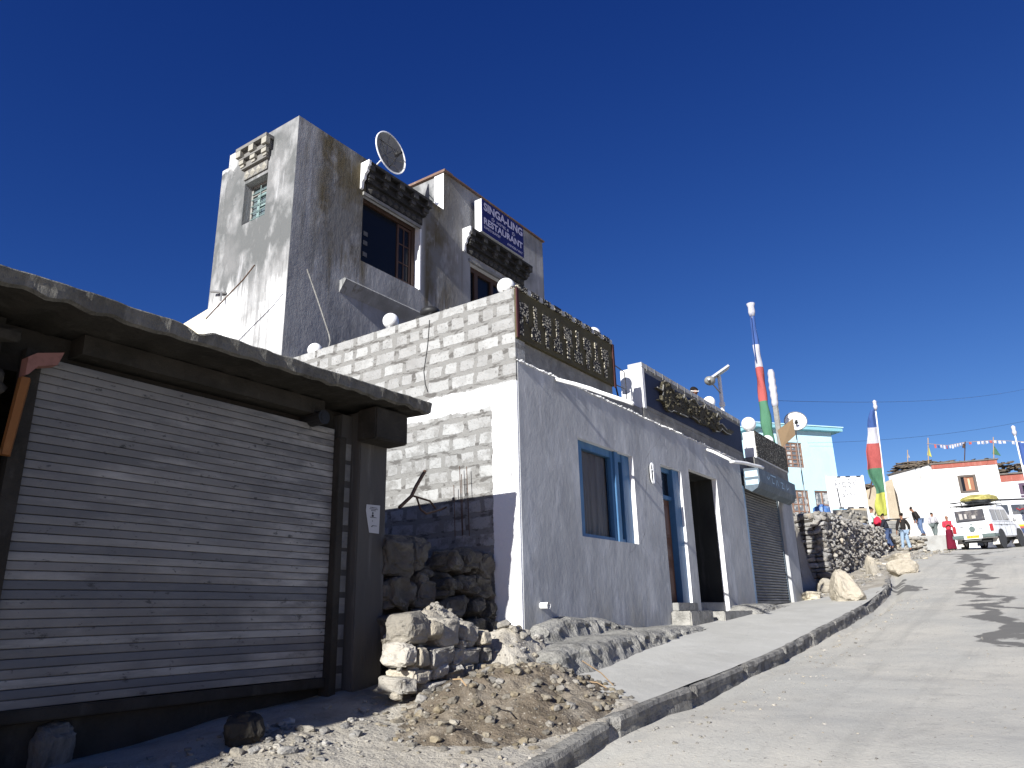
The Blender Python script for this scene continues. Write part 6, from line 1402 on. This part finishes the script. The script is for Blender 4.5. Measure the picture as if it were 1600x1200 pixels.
    m_ = MB(); fw_ = (J['nose']-J['head']).normalized(); ax = fw_.cross(V((0, 0, 1))).normalized(); m_.T = T
    for k in (-1, 1): m_.sphere(J['head']+fw_*.078+ax*.032*k+V((0, 0, .012)), .011, 1)
    m_.build('eyes', M['ink'], t)
    m_ = MB(); m_.T = T; c_ = J['jaw']+fw_*.062; m_.tube([c_-ax*.022, c_, c_+ax*.022], .006, 5); m_.build('mouth', mat('lip_'+str(len(bpy.data.materials)), (.17, .07, .055)) if False else M['redlead'], t)
    if glasses:
        m_ = MB(); m_.T = T; c_ = J['head']+fw_*.09+V((0, 0, .018)); m_.tube([c_-ax*.09-fw_*.07, c_-ax*.06, c_+ax*.06, c_+ax*.09-fw_*.07], .009, 6); m_.build('glasses', M['pvc'], t)
    if skirt:
        m_ = MB(); m_.T = T; n = 28; rows = 14
        m_.add([((.15+.07*v)*(1+.06*math.sin(k*2*math.pi*7/n+v*2))*math.cos(2*math.pi*k/n), (.125+.06*v)*(1+.06*math.sin(k*2*math.pi*5/n))*math.sin(2*math.pi*k/n), 1.0-v*.93) for v in [i/rows for i in range(rows+1)] for k in range(n)], [(i*n+k, i*n+(k+1) % n, (i+1)*n+(k+1) % n, (i+1)*n+k) for i in range(rows) for k in range(n)])
        m_.build('robe_skirt', M[skirt], t, smooth=True)
    return t, T
FH = V((FW.x, FW.y, 0)).normalized(); RH = V((RT.x, RT.y, 0)).normalized()
def psc(foot, py_top, px_top=None):
    "standing height scale from the photo"
    d_ = foot.dot(FW); return d_
def height(foot, px, py): return at(px, py, d=foot.dot(FW)).z-foot.z
# man in the leather jacket
p = ghit(1418, 862, 25); h = height(p, 1414, 799)
person(p, FH-RH*.1, 'man in black leather jacket and pale jeans seen from behind', ('leather', 'pale_jeans', 'shoe'), dict(lel=(-.31, -.03, 1.15), lwr=(-.34, .0, .92), lpalm=(-.345, .02, .85), rel=(.28, -.02, 1.14), rwr=(.29, .05, .92), rpalm=(.29, .06, .85), lkn=(-.09, .08, .5), lan=(-.1, .16, .1), ltoe=(-.12, .3, .05), rkn=(.1, .0, .5), ran=(.1, -.14, .1), rtoe=(.11, .0, .04)), scale=h/1.76)
p = at(1391.5, 858, d=32.0); h = height(p, 1382, 801)
person(p, FH*.55-RH*.8, 'man in dark hooded jacket and blue jeans leaning on the end of the stone wall', ('black_jacket', 'dark_jeans', 'shoe'), dict(lel=(-.2, .14, 1.14), lwr=(-.12, .3, 1.05), lpalm=(-.1, .36, 1.04), rel=(.2, .14, 1.14), rwr=(.14, .32, 1.06), rpalm=(.12, .38, 1.06), lkn=(-.1, .06, .5), ran=(.1, -.12, .09), rtoe=(.12, .03, .04)), lean=.16, scale=h/1.72)
pt_ = at(1441, 837, d=PLD+.55); p = V((pt_.x, pt_.y, PLZ)); h = height(p, 1428, 792)
person(p, -RH+FH*.15, 'man in black jacket and jeans bending forward on the cement plinth', ('leather', 'jeans', 'shoe'), dict(lel=(-.2, .10, 1.12), lwr=(-.15, .2, .98), lpalm=(-.14, .24, .93), rel=(.2, .10, 1.12), rwr=(.16, .2, .98), rpalm=(.15, .24, .94), lkn=(-.1, .02, .5), ran=(.1, -.22, .09), rtoe=(.12, -.07, .04)), lean=.5, scale=h/1.60)
pt_ = at(1462, 838, d=PLD+1.2); p = V((pt_.x, pt_.y, PLZ-.02)); h = height(p, 1458, 800)
person(p, RH*.8+FH*.5, 'man in pale grey shirt and grey trousers with one hand held out', ('grey_shirt', 'grey_trousers', 'shoe'), dict(rel=(.2, .1, 1.13), rwr=(.16, .32, 1.02), rpalm=(.15, .39, 1.0), lkn=(-.1, .12, .5), lan=(-.1, .22, .1), ltoe=(-.12, .37, .04), ran=(.1, -.2, .09), rtoe=(.12, -.05, .04)), scale=h/1.73)
e = MB(); e.box(-.3, 1.3, -.2, .0, 0, 0) if False else None
p = ghit(1487, 852, 25); h = height(p, 1482, 803)
person(p, -FH*.8-RH*.35, 'monk with shaved head in bright red top and maroon robe beside the jeep', ('robe_red', None, 'shoe'), dict(lel=(-.20, .05, 1.14), lwr=(-.08, .2, 1.2), lpalm=(-.03, .21, 1.22), rel=(.20, .05, 1.14), rwr=(.08, .2, 1.2), rpalm=(.03, .21, 1.23)), scale=h/1.73, hairc=None, skirt='robe_maroon')
# seated woman-like figure on the wall end (clothing only described)
q = at(1361, 820, d=33.5); p = V((q.x, q.y, at(1361, 822, d=33.5).z-.48))
person(p, RH*.9-FH*.2, 'person in mint green top and black trousers seated at the top of the stone wall', ('mint', 'black_cloth', 'shoe'), dict(pelvis=(0, 0, .55), spine=(0, .03, .74), chest=(0, .06, .93), neck=(0, .09, 1.09), jaw=(0, .13, 1.17), head=(0, .12, 1.24), crown=(0, .11, 1.31), nose=(0, .215, 1.20), lear=(-.085, .1, 1.22), rear=(.085, .1, 1.22), lsh=(-.17, .07, 1.01), rsh=(.17, .07, 1.01), lel=(-.22, .16, .78), rel=(.22, .16, .78), lwr=(-.14, .34, .72), rwr=(.14, .34, .72), lpalm=(-.12, .4, .71), rpalm=(.12, .4, .71), lhip=(-.09, .04, .52), rhip=(.09, .04, .52), lkn=(-.11, .46, .50), rkn=(.11, .46, .50), lan=(-.1, .55, .12), ran=(.1, .55, .12), ltoe=(-.12, .70, .07), rtoe=(.12, .7, .07)), scale=1.0)
q = at(1371, 815, d=33.2); e = MB(); bm = bmesh.new(); bmesh.ops.create_icosphere(bm, subdivisions=3, radius=1)
for vv in bm.verts: vv.co = q+V((vv.co.x*.16, vv.co.y*.16, vv.co.z*.22))*(1+.2*noise.noise(vv.co*2))
e.bm(bm); tag(e.build('red_bag', M['red_cloth'], smooth=True), 'bright red cloth bag held between the seated person and the dark jacket man', 'bag')
# man on the roof
q = at(1083, 615, Y=6.1); p = V((q.x, q.y, 3.28))
person(p, -V((.75, .65, 0)), 'man in black jacket looking over the dragon panel from the shop roof', ('black_jacket', 'dark_jeans', 'shoe'), dict(lel=(-.24, .1, 1.14), lwr=(-.16, .32, 1.2), lpalm=(-.14, .38, 1.2), rel=(.24, .1, 1.14), rwr=(.16, .32, 1.2), rpalm=(.14, .38, 1.2)), lean=.12, scale=(q.z-3.28+.16)/1.76, glasses=True)

# ------------------------------------------------------------------ light
sd_ = V((1, .055, -.44)).normalized()
el = math.asin(-sd_.z); azr = math.atan2(-sd_.x, -sd_.y)
w = bpy.data.worlds.new('World'); SC.world = w; w.use_nodes = True
nt = w.node_tree; sk = nt.nodes.new('ShaderNodeTexSky'); sk.sky_type = 'NISHITA'; sk.sun_disc = False
sk.sun_elevation = el; sk.sun_rotation = azr; sk.altitude = 3600; sk.air_density = 1.0; sk.dust_density = .0; sk.ozone_density = 6.0
bg = nt.nodes['Background']; bg.inputs['Strength'].default_value = .10
sp_ = nt.nodes.new('ShaderNodeSeparateColor'); cb_ = nt.nodes.new('ShaderNodeCombineColor'); nt.links.new(sk.outputs[0], sp_.inputs[0])
for i, (k_, p_) in enumerate(((4.4, 1.86), (1.26, 1.43), (.69, .94))):   # colour response of the camera at high altitude, per channel
    a_ = nt.nodes.new('ShaderNodeMath'); a_.operation = 'MULTIPLY'; a_.inputs[1].default_value = .075; nt.links.new(sp_.outputs[i], a_.inputs[0])
    b2 = nt.nodes.new('ShaderNodeMath'); b2.operation = 'POWER'; b2.inputs[1].default_value = p_; nt.links.new(a_.outputs[0], b2.inputs[0])
    c_ = nt.nodes.new('ShaderNodeMath'); c_.operation = 'MULTIPLY'; c_.inputs[1].default_value = k_/.10; nt.links.new(b2.outputs[0], c_.inputs[0]); nt.links.new(c_.outputs[0], cb_.inputs[i])
nt.links.new(cb_.outputs[0], bg.inputs['Color'])
su = bpy.data.lights.new('sun', 'SUN'); su.energy = 4.6; su.angle = rad(.53); su.color = (1, .985, .945)
so = bpy.data.objects.new('sun', su); COL.objects.link(so); so.rotation_euler = sd_.to_track_quat('-Z', 'Y').to_euler(); so.location = (-5, -5, 12)
SC.view_settings.view_transform = 'Standard'; SC.view_settings.look = 'None'; SC.view_settings.gamma = 1; SC.view_settings.exposure = 1.0
SC.cycles.max_bounces = 6
